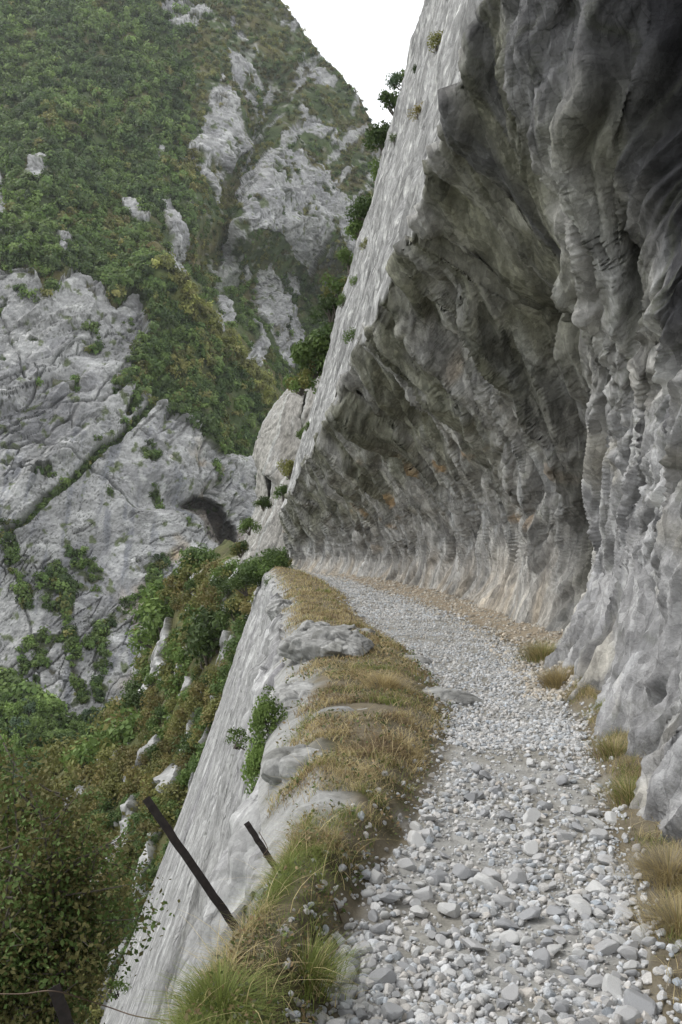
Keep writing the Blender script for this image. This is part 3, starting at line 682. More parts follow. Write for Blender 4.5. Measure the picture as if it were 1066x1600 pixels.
# ================================================================ THE RIB BELOW THE PATH
# a rough, scrub-grown rib of the gorge side beyond the slab, falling to the valley
na_, nb_ = 300, 420
a_ = np.linspace(0, 1, na_); b_ = np.linspace(0, 1, nb_)
rt = [(820,495),(868,470),(895,440),(980,400),(1100,355),(1200,325),(1300,295),(1400,255),(1500,215),(1600,175),(1800,120)]
lf = [(820,380),(868,330),(895,285),(940,255),(980,243),(1060,222),(1120,190),(1180,110),(1250,30),(1330,-60),(1450,-150),(1600,-260),(1800,-400)]
pyb = 845 + 955 * b_
rx = np.interp(pyb, *zip(*rt)); lxx = np.interp(pyb, *zip(*lf))
AA, PYr = np.meshgrid(a_, pyb, indexing='ij')
PXr = lerp(np.broadcast_to(rx, AA.shape), np.broadcast_to(lxx, AA.shape), AA) + 6 * fbm(np.stack([AA * 0, PYr * .03, AA * 0 + 4], -1), 3) * (AA > .8)
Dr = 53 + 38 * AA ** 1.3 * sst(1900, 900, PYr) - 12 * sst(900, 1700, PYr) + 12 * AA * sst(1150, 1400, PYr) * 0
Dr = Dr + 30 * sst(.93, 1.0, AA)                      # it turns over its crest on the left
Br = PX(PXr, PYr, Dr).astype(np.float32)
# past the crest the land falls to the valley floor
nr_ = grid_normals(Br)
if nr_[150, 200, 1] > 0: nr_ = -nr_
# strata parallel to the slab: thin fins dipping 70 degrees
dipx = Br[..., 0] * math.cos(math.radians(20)) - Br[..., 2] * math.sin(math.radians(20))
Qr = np.stack([dipx, Br[..., 1] * .4, (Br[..., 2] + .36 * Br[..., 0]) * .3], -1) + .8 * np.stack([fbm(Br * .2, 3), fbm(Br * .2 + 4, 3), fbm(Br * .2 + 9, 3)], -1)
fin = fbm(Qr * np.array([.75, .3, .3]) + 33, 4)
c1, e1 = cells(Qr * np.array([.9, .5, .7]), 1); c2, e2 = cells(Qr * np.array([2.6, 1.3, 2]), 1)
rk = sst(.24, .30, fin + .22 * c1 + .3 * fbm(Qr * np.array([2.4, 1.4, 1.2]), 3)) * sst(.98, .9, AA) * sst(860, 900, PYr)
c3, e3 = cells(Qr * np.array([6, 3, 4]), 1)
dr = .9 * fbm(Br * .12, 4) + rk * (.3 + .6 * facet(Qr[..., 0] * .8, Qr[..., 2] * .8, 51) + .3 * facet(Qr[..., 0] * 2.4, Qr[..., 2] * 2.4, 52)) + .15 * fbm(Br * .8, 3)
Vr = Br + nr_ * dr[..., None]
tint = np.zeros(Br.shape, np.float32) + np.array([.09, .088, .035])
tint = mixc(tint, (.06, .07, .02), sst(-.2, .3, fbm(Br * .15 + 60, 4)))
tint = mixc(tint, (.36, .36, .355), rk); tint = mixc(tint, (.12, .12, .11), rk * sst(.09, 0, e1))
rib = struct(link('hillside', mesh_from('hillside', Vr, grid_faces(na_, nb_), M_mount, tint, False)))

# ================================================================ ROCK FINS BEYOND THE END OF THE PATH
def fin_panel(name, L, R_, Y, depth, seed, col, label, nu=70, nv=160, group=None):
    """upright bed of rock: broken end face between two outlines, with its own thickness behind"""
    L = np.array(L, float); R_ = np.array(R_, float)
    tL = np.concatenate([[0], np.cumsum(np.hypot(*np.diff(L, axis=0).T))]); tR = np.concatenate([[0], np.cumsum(np.hypot(*np.diff(R_, axis=0).T))])
    v = np.linspace(0, 1, nv)
    l = np.stack([np.interp(v * tL[-1], tL, L[:, k]) for k in (0, 1)], -1); rr = np.stack([np.interp(v * tR[-1], tR, R_[:, k]) for k in (0, 1)], -1)
    u = np.linspace(0, 1, nu)[:, None, None]
    px = l[None] * (1 - u) + rr[None] * u
    Pf = PX(px[..., 0], px[..., 1], Y + 2 - (u[..., 0] * 4.5))
    cen = Pf.mean((0, 1)); front = Pf
    back = Pf[::-1] + np.array([.6, depth, 1.0])
    ring = [front]
    for k in range(1, 14): ring.append((front[-1:] * (1 - k / 14) + back[:1] * (k / 14)))
    ring.append(back)
    for k in range(1, 15): ring.append((back[-1:] * (1 - k / 14) + front[:1] * (k / 14)))
    B = np.concatenate(ring).astype(np.float32)
    n = grid_normals(B)
    if n[nu // 2, nv // 2, 1] > 0: n = -n
    c1, e1 = cells(B * np.array([.28, .2, .2]) + seed, .8); c2, _ = cells(B * np.array([1.2, .8, 1.6]) + seed, 1); 
    c3, _ = cells(B * 3 + seed, 1)
    d = .10 * c1 + .06 * c2 + .03 * c3 + .05 * fbm(B * 1.5, 3) - .12 * sst(.05, 0, e1)
    d[-1] = d[0]; n[-1] = n[0]
    V = B + n * d[..., None]
    t = np.zeros(B.shape, np.float32) + np.array(col)
    t[:4] = (.36, .36, .34); t[-14:] = (.34, .34, .32)
    t = mixc(t, (.36, .36, .35), sst(.1, .5, fbm(B * .5 + seed, 4)) * .5); t = mixc(t, (.16, .15, .13), sst(.2, .5, fbm(B * .3 + seed + 5, 4)) * .6)
    t = mixc(t, (.12, .12, .11), sst(.03, 0, e1) * .5)
    V = V.reshape(-1, 3); nring = len(B); fq = grid_faces(nring, nv)
    top_ = V.reshape(nring, nv, 3)[:, 0]; tc_ = top_.mean(0); V = np.concatenate([V, [tc_]]); t = np.concatenate([t.reshape(-1, 3), [t[0, 0]]])
    m_ = len(V) - 1; idx = np.arange(nring) * nv
    cen = np.array([V[:, 0].mean(), V[:, 1].mean(), V[:, 2].min()])
    me = mesh_from(name, V - cen, fq, M_boulder, t)
    bm = bmesh.new(); bm.from_mesh(me); bm.verts.ensure_lookup_table()
    for a, b in zip(idx[:-1], idx[1:]):
        try: bm.faces.new((bm.verts[a], bm.verts[b], bm.verts[m_]))
        except ValueError: pass
    bm.to_mesh(me); bm.free()
    return tag(link(name, me, loc=cen), label, 'rock', group)
GF = 'upright limestone beds beyond the path end'
fin_panel('rock_fin', [(452,607),(432,627),(413,655),(402,685),(396,715),(404,730),(400,790),(380,850),(362,905)], [(458,612),(450,640),(436,670),(425,705),(413,735),(420,790),(400,850),(385,910)], 68, 5, 3, (.27,.262,.24), 'rounded grey limestone fin furthest from the path overhang, its left edge against the green gorge', group=GF)
fin_panel('rock_fin', [(472,606),(448,618),(438,640),(434,672),(414,725),(409,742),(424,752),(420,775),(408,815),(390,860),(375,905)], [(476,612),(470,650),(472,700),(458,735),(447,752),(440,775),(432,810),(415,860),(402,905)], 62.5, 4, 13, (.24,.23,.212), 'smooth brownish grey middle fin of rock with a flat broken face', group=GF)
fin_panel('rock_fin', [(503,570),(482,592),(476,625),(470,660),(472,700),(440,752),(422,800),(402,850),(385,905)], [(560,540),(540,600),(520,650),(505,700),(490,760),(478,800),(470,850),(465,905)], 57, 5, 23, (.265,.255,.237), 'tall grey rock fin closest to the overhanging cliff slab, top edge overgrown', group=GF)

# ================================================================ BOULDERS AND OUTCROPS
def ico(sub):
    bm = bmesh.new(); bmesh.ops.create_icosphere(bm, subdivisions=sub, radius=1)
    V = np.array([v.co[:] for v in bm.verts]); Fi = np.array([[v.index for v in f.verts] for f in bm.faces]); bm.free(); return V, Fi
ICO5 = ico(6); ICO2 = ico(3); ICO1 = ico(2)
def outcrop(name, loc, rad, seed, label, col=(.28, .28, .27), cuts=10, group=None, rotz=0, cat='rock'):
    r = np.random.default_rng(seed); V, Fi = ICO5; V = V.copy()
    for k in range(cuts):
        n = r.normal(size=3); n /= np.linalg.norm(n); h = r.uniform(.62, .9); d = V @ n - h; V -= np.maximum(d, 0)[:, None] * n
    n0 = V / np.linalg.norm(V, axis=1)[:, None]; Wp = V * np.array(rad)
    c1, e1 = cells(Wp * 3 + seed, 1); c2, e2 = cells(Wp * 9 + seed, 1)
    Wp = Wp + n0 * (.05 * c1 + .02 * c2 + .12 * facet(Wp[:, 0] * 2.4 + Wp[:, 2], Wp[:, 1] * 1.6, seed) + .04 * facet(Wp[:, 0] * 7 + Wp[:, 2] * 3, Wp[:, 1] * 5, seed + 2) + .03 * fbm(Wp * 2.2 + seed, 4) - .05 * sst(.1, 0, e1))[:, None] * min(rad) * 2.2
    t = np.zeros(V.shape, np.float32) + np.array(col)
    t = mixc(t, (.43, .43, .42), sst(.0, .4, fbm(Wp * 4 + seed, 4)) * .6); t = mixc(t, (.14, .14, .125), sst(.15, .45, fbm(Wp * 3 + seed + 9, 4)) * .6)
    o = link(name, mesh_from(name, Wp, Fi, M_boulder, t), loc=loc); o.rotation_euler.z = rotz
    return tag(o, label, cat, group)
def gp(px, py, dz=0.0):
    """the ground point seen at px, py"""
    Y = (EYE + .0) * F / max(py - 840, 1)
    for _ in range(8):
        X = (px - 533) / F * Y; z = float(ground_z(np.array([[X]]), np.array([[Y]]))[0, 0]); Y = (EYE - z) * F / (py - 840)
    return np.array([(px - 533) / F * Y, Y, z + dz])
GO = 'limestone outcrops on the grassy verge'
def on(px, py, *a, dz=-.08, **k): outcrop('outcrop', gp(px, py, dz), *a, **k, group=GO)
on(512, 1012, (.62, .9, .27), 5, 'rounded pale limestone hump standing highest on the dry grass verge', dz=-.05)
on(488, 985, (.40, .7, .26), 6, 'slanting grey rock rib just behind the rounded pale hump')
on(545, 985, (.5, .5, .2), 16, 'low grey rock against the gravel right behind the pale hump')
on(682, 1088, (.52, .42, .13), 7, 'flat grey bedrock step lying between the verge grass and the gravel')
on(645, 1030, (.3, .3, .12), 8, 'small flat bedrock patch at the gravel edge among brown tufts')
on(470, 1085, (.32, .6, .18), 9, 'grey slab of rock at the drop edge below the pale hump', rotz=.3)
on(473, 1190, (.26, .45, .16), 10, 'pale broken rock at the drop edge beside the green shrub', rotz=.25)
on(466, 1320, (.07, .13, .07), 11, 'small grey rock poking from grass near the short iron post')
on(440, 950, (.35, 1.2, .25), 12, 'weathered rock at the drop edge below the first dry grass patch')
on(700, 1160, (.16, .12, .06), 13, 'grey rock chip set in the gravel edge beside the bedrock step')
on(560, 1110, (.4, .35, .09), 17, 'low pale bedrock patch in the middle of the dry grass verge')
on(520, 1250, (.22, .2, .06), 18, 'low grey bedrock patch in the greener near part of the verge')
on(735, 1028, (.2, .2, .1), 14, 'low grey rock lump beside the middle of the gravel path')

# ================================================================ GRAVEL
def stone_protos(base_ico, n, seed):
    out = []
    for k in range(n):
        r = np.random.default_rng(seed + k); V = base_ico[0].copy()
        for _ in range(11):
            nn = r.normal(size=3); nn /= np.linalg.norm(nn); h = r.uniform(.48, .86); V -= np.maximum(V @ nn - h, 0)[:, None] * nn
        V *= np.array([1, r.uniform(.6, .95), r.uniform(.55, .9)]); V += .03 * r.normal(size=V.shape) * 0
        out.append((V, base_ico[1]))
    return out
SP_hi = stone_protos(ICO2, 14, 500); SP_lo = stone_protos(ico(1), 10, 700); SP_md = stone_protos(ICO1, 12, 600)
r = np.random.default_rng(21)
def stone_tint(r, n): 
    b = r.choice([.38, .47, .54, .60], n, p=[.2, .35, .3, .15]) * r.uniform(.88, 1.1, n); w_ = r.normal(size=n) * .014
    return np.stack([b + w_, b, b - w_ * 1.2 - .004], -1)
def rotm(r):
    a, b = r.uniform(0, 6.28), r.normal() * .35; c = r.normal() * .35
    Rz = np.array([[math.cos(a), -math.sin(a), 0], [math.sin(a), math.cos(a), 0], [0, 0, 1]])
    Rx = np.array([[1, 0, 0], [0, math.cos(b), -math.sin(b)], [0, math.sin(b), math.cos(b)]]); Ry = np.array([[math.cos(c), 0, math.sin(c)], [0, 1, 0], [-math.sin(c), 0, math.cos(c)]])
    return Rz @ Rx @ Ry
def scatter_path(n, ya, yb, spill=.0, power=1.6):
    """points on the gravel, denser towards the eye"""
    u = r.random(n); p = 1 - power; Y = (ya ** p + u * (yb ** p - ya ** p)) ** (1 / p)
    a, b = PLEFT(Y), PRIGHT(Y); X = a + (b - a) * r.random(n) + r.normal(size=n) * spill
    return X, Y
# the large loose stones: things of their own
big = []
X, Y = scatter_path(1500, 2.75, 6.5, .06, 1.3)
sz = .019 + .016 * r.random(1500) ** 2 + .03 * (r.random(1500) < .06)
fixed = [(740,1485,.085),(545,1560,.075),(575,1400,.05),(535,1395,.05),(940,1375,.045),(985,1415,.035),(842,1345,.07),(760,1430,.05),(960,1555,.075),(800,1560,.07),(700,1390,.06),(900,1410,.06),(1040,1520,.045),(640,1520,.06),(865,1490,.065),(500,1597,.05),(1015,1475,.05),(690,1475,.055),(610,1590,.075),(880,1580,.06),(455,1590,.035),(602,1212,.04)]
fx = np.array([gp(a, b)[:2] for a, b, _ in fixed]); X[:len(fx)] = fx[:, 0]; Y[:len(fx)] = fx[:, 1]; sz[:len(fx)] = [f[2] * .66 for f in fixed]
ordr = np.concatenate([np.arange(len(fx)), len(fx) + np.argsort(-(sz / Y)[len(fx):])]); taken = []
SPECIAL = ['broad flat grey stone in the middle of the path foreground', 'large pale stone at the left gravel corner against the grass', 'pale stone lying alone at the gravel edge by the green grass tuft', 'angular grey stone beside the pale one at the grass edge', 'smooth oval stone alone on bare soil at the right of the gravel']
me_hi = [mesh_from('loose_stone', V * 1.0, Fi, M_stone, np.ones((len(V), 3)) * .4, False) for V, Fi in SP_hi]
variants = []
for k, (V, Fi) in enumerate(SP_hi):
    for c_ in range(3):
        variants.append((mesh_from('loose_stone', V, Fi, M_stone, np.zeros((len(V), 3)) + np.array([(.38, .385, .395), (.50, .50, .50), (.60, .60, .59)][c_]), False), c_))
tones = ['dull grey', 'light grey', 'whitish']
nbig = 0
for k in ordr:
    if nbig >= 290: break
    if any((X[k] - a) ** 2 + (Y[k] - b) ** 2 < (.75 * (sz[k] + s)) ** 2 for a, b, s in taken): continue
    taken.append((X[k], Y[k], sz[k]))
    me, c_ = variants[r.integers(len(variants))]; o = link('loose_stone', me)
    z = float(ground_z(X[k:k+1], Y[k:k+1])[0]); s = sz[k]
    o.location = (X[k], Y[k], z + s * .35); o.scale = (s * r.uniform(.9, 1.35), s, s * r.uniform(.8, 1.1)); o.rotation_euler = (r.normal() * .25, r.normal() * .25, r.uniform(0, 6.28))
    zone = 'near bottom of the picture' if Y[k] < 3.7 else 'mid way along the foreground' if Y[k] < 4.8 else 'further up the gravel track'
    size_ = 'fist-sized' if s > .05 else 'small'
    lab = SPECIAL[k] if k < len(SPECIAL) else f'{size_} {tones[c_]} limestone cobble lying loose in the gravel {zone}'
    tag(o, lab, 'stone', 'loose stones on the gravel path' if k >= len(SPECIAL) else None); nbig += 1
for me in me_hi: bpy.data.meshes.remove(me)
# the rest of the gravel
VV, FF, TT = [], [], []; base = 0
def put(V, Fi, X, Y, s, sink=.3, tint=None):
    global base
    z = float(Zq[kk]); VV.append((V * s * r.uniform(.8, 1.25, 3)) @ rotm(r).T + [X, Y, z + s * sink]); FF.append(Fi + base); base += len(V)
    TT.append(np.broadcast_to(tint, V.shape))
for n, ya, yb, sp_, pw, protos_, smin, smax in ((5200, 2.7, 7.5, .07, 1.5, SP_md, .010, .034), (9000, 2.7, 9, .05, 1.5, SP_lo, .006, .014), (14000, 7, 20, .12, 1.3, SP_lo, .013, .034), (9000, 18, 47, .2, 1.2, SP_lo, .02, .05)):
    X, Y = scatter_path(n, ya, yb, sp_, pw); P2 = np.stack([X, Y, 0 * X], -1); Zq = ground_z(X, Y)
    bare = fbm(P2 * np.array([1.8, 1.0, 1]) + 3, 3); ti = stone_tint(r, n)
    for kk in range(n):
        if bare[kk] > .08 and r.random() < .65: continue
        s = smin + (smax - smin) * r.random() ** 1.8; V, Fi = protos_[r.integers(len(protos_))]
        put(V, Fi, X[kk], Y[kk], s, .3, ti[kk])
# rubble at the foot of the cove wall, strays on the verge
n = 6000; Y = geo(9, 45, n) if False else (9 + 36 * r.random(n) ** 1.5); a, b = PRIGHT(Y) - .4, BASE(Y); X = a + (b - a) * r.random(n) ** .8; Zq = ground_z(X, Y); ti = stone_tint(r, n) * np.array([.92, .84, .72])
for kk in range(n):
    V, Fi = SP_lo[r.integers(10)]; put(V, Fi, X[kk], Y[kk], (.012 + .035 * r.random() ** 3) * (1 + Y[kk] * .015), .2, ti[kk])
n = 420; Y = 2.8 + 12 * r.random(n) ** 1.3; X = PLEFT(Y) - np.abs(r.normal(size=n)) * .12; Zq = ground_z(X, Y); ti = stone_tint(r, n)
for kk in range(n):
    V, Fi = SP_md[r.integers(10)]; put(V, Fi, X[kk], Y[kk], .010 + .02 * r.random() ** 3, .1, ti[kk] * .85)
stuff(link('gravel', mesh_from('gravel', np.concatenate(VV), np.concatenate(FF), M_stone, np.concatenate(TT), False)))

# ================================================================ GRASS
def blades(X, Y, h, lean, width, cols, seed, zoff=0.0, segs=3, Z=None):
    r = np.random.default_rng(seed); n = len(X); Z = ground_z(X, Y) if Z is None else Z
    an = r.uniform(0, 6.28, n); dx, dy = np.cos(an), np.sin(an); wn = an + r.uniform(.8, 2.4, n); wx_, wy_ = np.cos(wn), np.sin(wn)
    L = h * r.uniform(.5, 1.25, n); ln = lean * r.uniform(.2, 1.3, n); P = []
    for k in range(segs + 1):
        t = k / segs; cx = X + dx * L * ln * t ** 1.8; cy = Y + dy * L * ln * t ** 1.8 - 0 * L; cz = Z + zoff + L * (t - .35 * np.minimum(ln, 1.4) * t ** 2.2)
        wd = width * (1 - t * .85) * .5
        P += [np.stack([cx - wx_ * wd, cy - wy_ * wd, cz], -1), np.stack([cx + wx_ * wd, cy + wy_ * wd, cz], -1)]
    V = np.stack(P, 1).reshape(-1, 3); m = 2 * (segs + 1)
    f = np.concatenate([np.stack([np.arange(n) * m + 2 * k, np.arange(n) * m + 2 * k + 1, np.arange(n) * m + 2 * k + 3, np.arange(n) * m + 2 * k + 2], -1) for k in range(segs)])
    return V, f, np.repeat(cols, m, 0)
r = np.random.default_rng(31)
STRAW, GOLD, GREEN, GREY, BROWN = np.array([.52, .43, .23]), np.array([.37, .30, .15]), np.array([.20, .24, .065]), np.array([.30, .27, .21]), np.array([.23, .17, .10])
def grass_cols(X, Y, r, green_bias):
    P = np.stack([X, Y, 0 * X], -1); a = fbm(P * 1.3 + 40, 3) + green_bias + r.normal(size=len(X)) * .22; b = fbm(P * 2.2 + 80, 3) + r.normal(size=len(X)) * .25
    c = np.where((a > .18)[:, None], GREEN, np.where((b > -.05)[:, None], STRAW, np.where((b > -.28)[:, None], GOLD, BROWN)))
    c = np.where(((b > .45) & (a < .1))[:, None], GREY, c); return c * r.uniform(.7, 1.3, (len(X), 1))
VV, FF, TT = [], [], []; base = 0
def add_b(t):
    global base
    VV.append(t[0]); FF.append(t[1] + base); TT.append(t[2]); base += len(t[0])
def bare_rock(X, Y):
    m = np.zeros(len(X), bool)
    for o in [o for o in C.objects if o.name.startswith('outcrop')]:
        rd = max(o.dimensions.x, .1) * .46, max(o.dimensions.y, .1) * .46
        m |= ((X - o.location.x) / rd[0]) ** 2 + ((Y - o.location.y) / rd[1]) ** 2 < 1
    return m
bpy.context.view_layer.update()
for n, ya, yb, h, wd in ((75000, 2.2, 6.0, .065, .0028), (52000, 5.5, 12, .085, .0055), (32000, 11, 24, .11, .011), (11000, 22, 47, .15, .02)):
    u = r.random(n); Y = (ya ** -.3 + u * (yb ** -.3 - ya ** -.3)) ** (1 / -.3); e, p_ = EDGE(Y), PLEFT(Y)
    X = e - .08 + (p_ + .02 - e) * r.random(n); P2 = np.stack([X, Y, 0 * X], -1)
    dens = fbm(P2 * 2.0 + 7, 3) + .35; edge = (p_ - X) < .15 + .2 * fbm(P2 * 3, 2)
    rim = sst(.0, .35, X - e + .3 * fbm(P2 * 1.2 + 2, 3)); green_near = np.where(Y < 4.6, .42, -.10) - .12 * (Y > 12)
    keep = (r.random(n) < np.clip(dens + .02, .06, 1) * np.where(Y > 4.4, rim, 1)) & ~(edge & (r.random(n) < .75)) & ~bare_rock(X, Y)
    X, Y, green_near = X[keep], Y[keep], green_near[keep]
    tuft = 1 + .6 * fbm(np.stack([X, Y, 0 * X], -1) * 3.5, 2)
    add_b(blades(X, Y, .8 * h * tuft * (1 + .3 * (Y < 4.2)), 1.5, wd * 1.15, grass_cols(X, Y, r, green_near), int(n)))
# long seed stalks leaning out of the verge
n = 300; Y = 2.6 + 14 * r.random(n) ** 1.5; X = EDGE(Y) + (PLEFT(Y) - EDGE(Y)) * r.uniform(.05, .9, n); k = ~bare_rock(X, Y); X, Y = X[k], Y[k]
add_b(blades(X, Y, .2, 1.3, .0026 + .0004 * 3, np.broadcast_to(STRAW * 1.25, (len(X), 3)), 77, segs=5))
# grass between the gravel and the near wall
n = 30000; Y = 2.6 + 7.5 * r.random(n) ** 1.3; a, b = PRIGHT(Y) + .02, BASE(Y) + .05; X = a + (b - a) * r.random(n); P2 = np.stack([X, Y, 0 * X], -1)
k = r.random(n) < np.clip(fbm(P2 * np.array([2.5, 1.2, 1]) + 70, 3) * 2.2 + .45, 0.03, 1) * sst(-.05, .25, X - a)
X, Y = X[k], Y[k]; add_b(blades(X, Y, .085, 1.4, .0035, grass_cols(X, Y, r, -.02), 78))
# fringe hanging over the edge near the eye
n = 14000; Y = 2.0 + 2.6 * r.random(n); X = EDGE(Y) - .28 * r.random(n) + .15; zz = ground_z(np.maximum(X, EDGE(Y)), Y) - 2.2 * np.maximum(EDGE(Y) - X, 0)
add_b(blades(X, Y, .085, 1.4, .0028, grass_cols(X, Y, r, .35), 79, Z=zz))
# low weeds and dead leaves between the blades
n = 9000; Y = 2.5 + 11 * r.random(n) ** 1.6; X = EDGE(Y) + (PLEFT(Y) - EDGE(Y)) * r.uniform(.0, .98, n); k = ~bare_rock(X, Y) & (fbm(np.stack([X, Y, 0 * X], -1) * 4 + 11, 2) > .02); X, Y = X[k], Y[k]
Lp = np.stack([X, Y, ground_z(X, Y) + r.uniform(.01, .07, len(X))], -1); V, f = leaf_quads(Lp, .006 + .0012 * Y, 91, .8)
cw = np.array([[.10, .14, .04], [.20, .17, .08], [.30, .22, .12], [.16, .17, .10]])[r.integers(0, 4, len(X))] * r.uniform(.7, 1.3, (len(X), 1)); add_b((V, f, np.repeat(cw, 4, 0)))
stuff(link('grass', mesh_from('grass', np.concatenate(VV), np.concatenate(FF), M_grass, np.concatenate(TT), False)))

def tuft(px, py, rad, h, label, bias, seed, n=2200, wd=.004, lean=1.0):
    c = gp(px, py); r = np.random.default_rng(seed); a = r.uniform(0, 6.28, n); q_ = np.abs(r.normal(size=n)) * rad * .45
    X = q_ * np.cos(a); Y = q_ * np.sin(a) * 1.1; col = grass_cols(X + c[0], Y + c[1], r, bias)
    V, f, t = blades(X, Y, h * np.exp(-(q_ / rad) ** 2) + .03, lean, wd, col, seed, Z=0 * X - .02)
    tag(link('grass_tuft', mesh_from('grass_tuft', V, f, M_grass, t, False), loc=c), label, 'grass tuft')
tuft(848, 1030, .34, .26, 'dark green tuft growing at the foot of the shaded crevice', .5, 1)
tuft(872, 1072, .22, .22, 'straw-coloured tuft at the foot of the pale buttress', -.9, 2, wd=.0045)
tuft(895, 1094, .09, .1, 'tiny brown tuft between the buttress foot and the gravel', -.5, 3, 500)
tuft(1045, 1370, .22, .13, 'bushy golden tuft at the foot of the nearest wall', -.3, 4, 2200, .003)
tuft(1062, 1450, .2, .12, 'golden brown tuft below the bushy one, cut by the picture edge', -.5, 5, 1500, .003)
tuft(960, 1180, .22, .14, 'grey-green cushion tuft where the strip along the wall begins', .1, 6, 900, .004)
tuft(985, 1250, .2, .13, 'olive green tuft halfway down the strip along the wall', .4, 7, 900, .004)
tuft(345, 1580, .13, .12, 'tall bright green tuft hanging over the drop in the near corner', .6, 8, 900, .004, 1.1)
tuft(480, 1530, .17, .13, 'deep green tuft between the gravel corner and the long iron post', .5, 9, 900, .004)
tuft(600, 1075, .3, .16, 'grey brown dead tuft in the middle of the verge', -.8, 10, 1500)

# ================================================================ SHRUBS AND TREES
def tube(pts, rads, sides=6):
    pts = np.array(pts, float); V, F_ = [], []
    for k, p in enumerate(pts):
        d = pts[min(k + 1, len(pts) - 1)] - pts[max(k - 1, 0)]; d /= np.linalg.norm(d) + 1e-9
        a = np.cross(d, [.3, .2, .9]); a /= np.linalg.norm(a) + 1e-9; b = np.cross(d, a)
        for s in range(sides):
            an = 2 * math.pi * s / sides; V.append(p + rads[k] * (a * math.cos(an) + b * math.sin(an)))
    for k in range(len(pts) - 1):
        for s in range(sides): F_.append([k * sides + s, k * sides + (s + 1) % sides, (k + 1) * sides + (s + 1) % sides, (k + 1) * sides + s])
    return np.array(V), np.array(F_)
def join(parts):
    VV, FF = [], []; b = 0
    for V, F_ in parts: VV.append(V); FF.append(F_ + b); b += len(V)
    return np.concatenate(VV), np.concatenate(FF)
def shrub_meshes(seed, pal, rad, leaves, leaf, clumps=16, spread=.34, up=.35, stems=7, mix=None):
    r = np.random.default_rng(seed); p, e, k = crown_points(leaves, np.array(rad), seed, clumps, spread * 1.15)
    p[:, 2] += rad[2] * .35
    V, f = leaf_quads(p, leaf, seed, up, e, .5); t = leaf_tint(leaves, k, pal, seed, clumps)
    if mix: 
        t2 = leaf_tint(leaves, k, mix, seed + 1, clumps); m_ = np.repeat(r.random(clumps)[k] < .4, 4)[:, None]; t = np.where(m_, t2, t)
    crown = mesh_from('crown', V, f, M_leaf, t, False)
    parts = []
    for s in range(stems):
        tgt = p[r.integers(leaves)] * .9; mid = tgt * .5 + r.normal(size=3) * .12 * np.array(rad); mid[2] = abs(mid[2])
        parts.append(tube([(r.normal() * .04, r.normal() * .04, -.2 * rad[2]), mid, tgt], [rad[0] * .05, rad[0] * .035, rad[0] * .01], 5))
    V, f = join(parts); return crown, mesh_from('stem', V, f, M_bark)
def make_shrub(name, meshes, loc, s, label, cat, group=None, rz=0, parts=True, lean=(0, 0), part='stem'):
    root = bpy.data.objects.new(name, None); root.empty_display_size = .2; C.objects.link(root)
    root.location = loc; root.rotation_euler = (lean[0], lean[1], rz); root.scale = (s if isinstance(s, tuple) else (s, s, s)); tag(root, label, cat, group)
    link('crown', meshes[0], root); link(part, meshes[1], root)
    return root
# --- named shrubs near the path
m = shrub_meshes(1, 'dark', (1, 1, 1), 5200, .05, 22, .34, mix='green')
make_shrub('juniper_bush', m, PX(420, 902, 43.5) , (1.25, 1.2, 1.15), 'dark rounded bush where the path vanishes round the corner', 'bush')
m = shrub_meshes(2, 'green', (1, 1, 1), 3200, .05, 16, .34, mix='dark')
make_shrub('bush', m, PX(385, 925, 43), (1.2, 1, .9), 'lower green bush on the slab edge left of the dark bush', 'bush')
make_shrub('bush', m, PX(432, 925, 36), (.6, .6, .5), 'small light green bush below the dark bush, beside the dry grass', 'bush', rz=2)
m = shrub_meshes(3, 'green', (.2, .4, .28), 2600, .016, 16, .3, mix='bright')
mk = lambda px, py, Y, s, lab: make_shrub('creeping_shrub', m, PX(px, py, Y), s, lab, 'shrub', 'shrub growing on the steep slab')
mk(420, 1150, 8.2, (.95, 1, 1.2), 'upper clump of leafy green shrub on the slab edge beside the verge')
mk(412, 1225, 7.9, (1.0, 1, 1.35), 'lower hanging clump of leafy green shrub on the slab edge beside the verge')
m3 = shrub_meshes(4, 'green', (.25, .25, .2), 420, .02, 8)
make_shrub('creeping_shrub', m3, PX(373, 1165, 9.6), .8, 'thin sparse shrub on the bare slab left of the leafy clumps', 'shrub')
make_shrub('creeping_shrub', m3, PX(180, 1555, 12.4), .9, 'thin sparse plant low on the bare slab near its outer edge', 'shrub', rz=2)
# --- plants on the upper slab and along its skyline
up = [(566,378,.35,'olive','small olive tuft on the outer edge of the upper slab'),(530,470,.4,'green','green tuft on the outer rim of the slab beside the dark shrubs'),(612,215,.35,'green','little green tuft low on the slab rim near the mountain skyline'),(640,110,.3,'dark','dark wisp of a plant near the top of the slab rim'),(475,665,.3,'green','tiny green plant on the slab rim above the tunnel tip'),(680,62,.6,'olive','olive tuft high on the upper slab near the top of the picture'),(650,172,.5,'rust','rusty brown tuft on the upper slab below the olive one'),
      (545,528,.55,'green','bright green tuft on the upper slab above the tunnel lip'),(548,440,.35,'green','small green tuft at the skyline edge of the upper slab')]
for k, (px, py, s, pal, lab) in enumerate(up):
    p, n_ = cliff_at_px(px, py); f = p[1] / 26
    make_shrub('tuft_plant', shrub_meshes(30 + k, pal, (.6, .6, .8), 900, .05, 9, .4), p - np.array([0, 0, .2]), s * f, lab, 'plant')
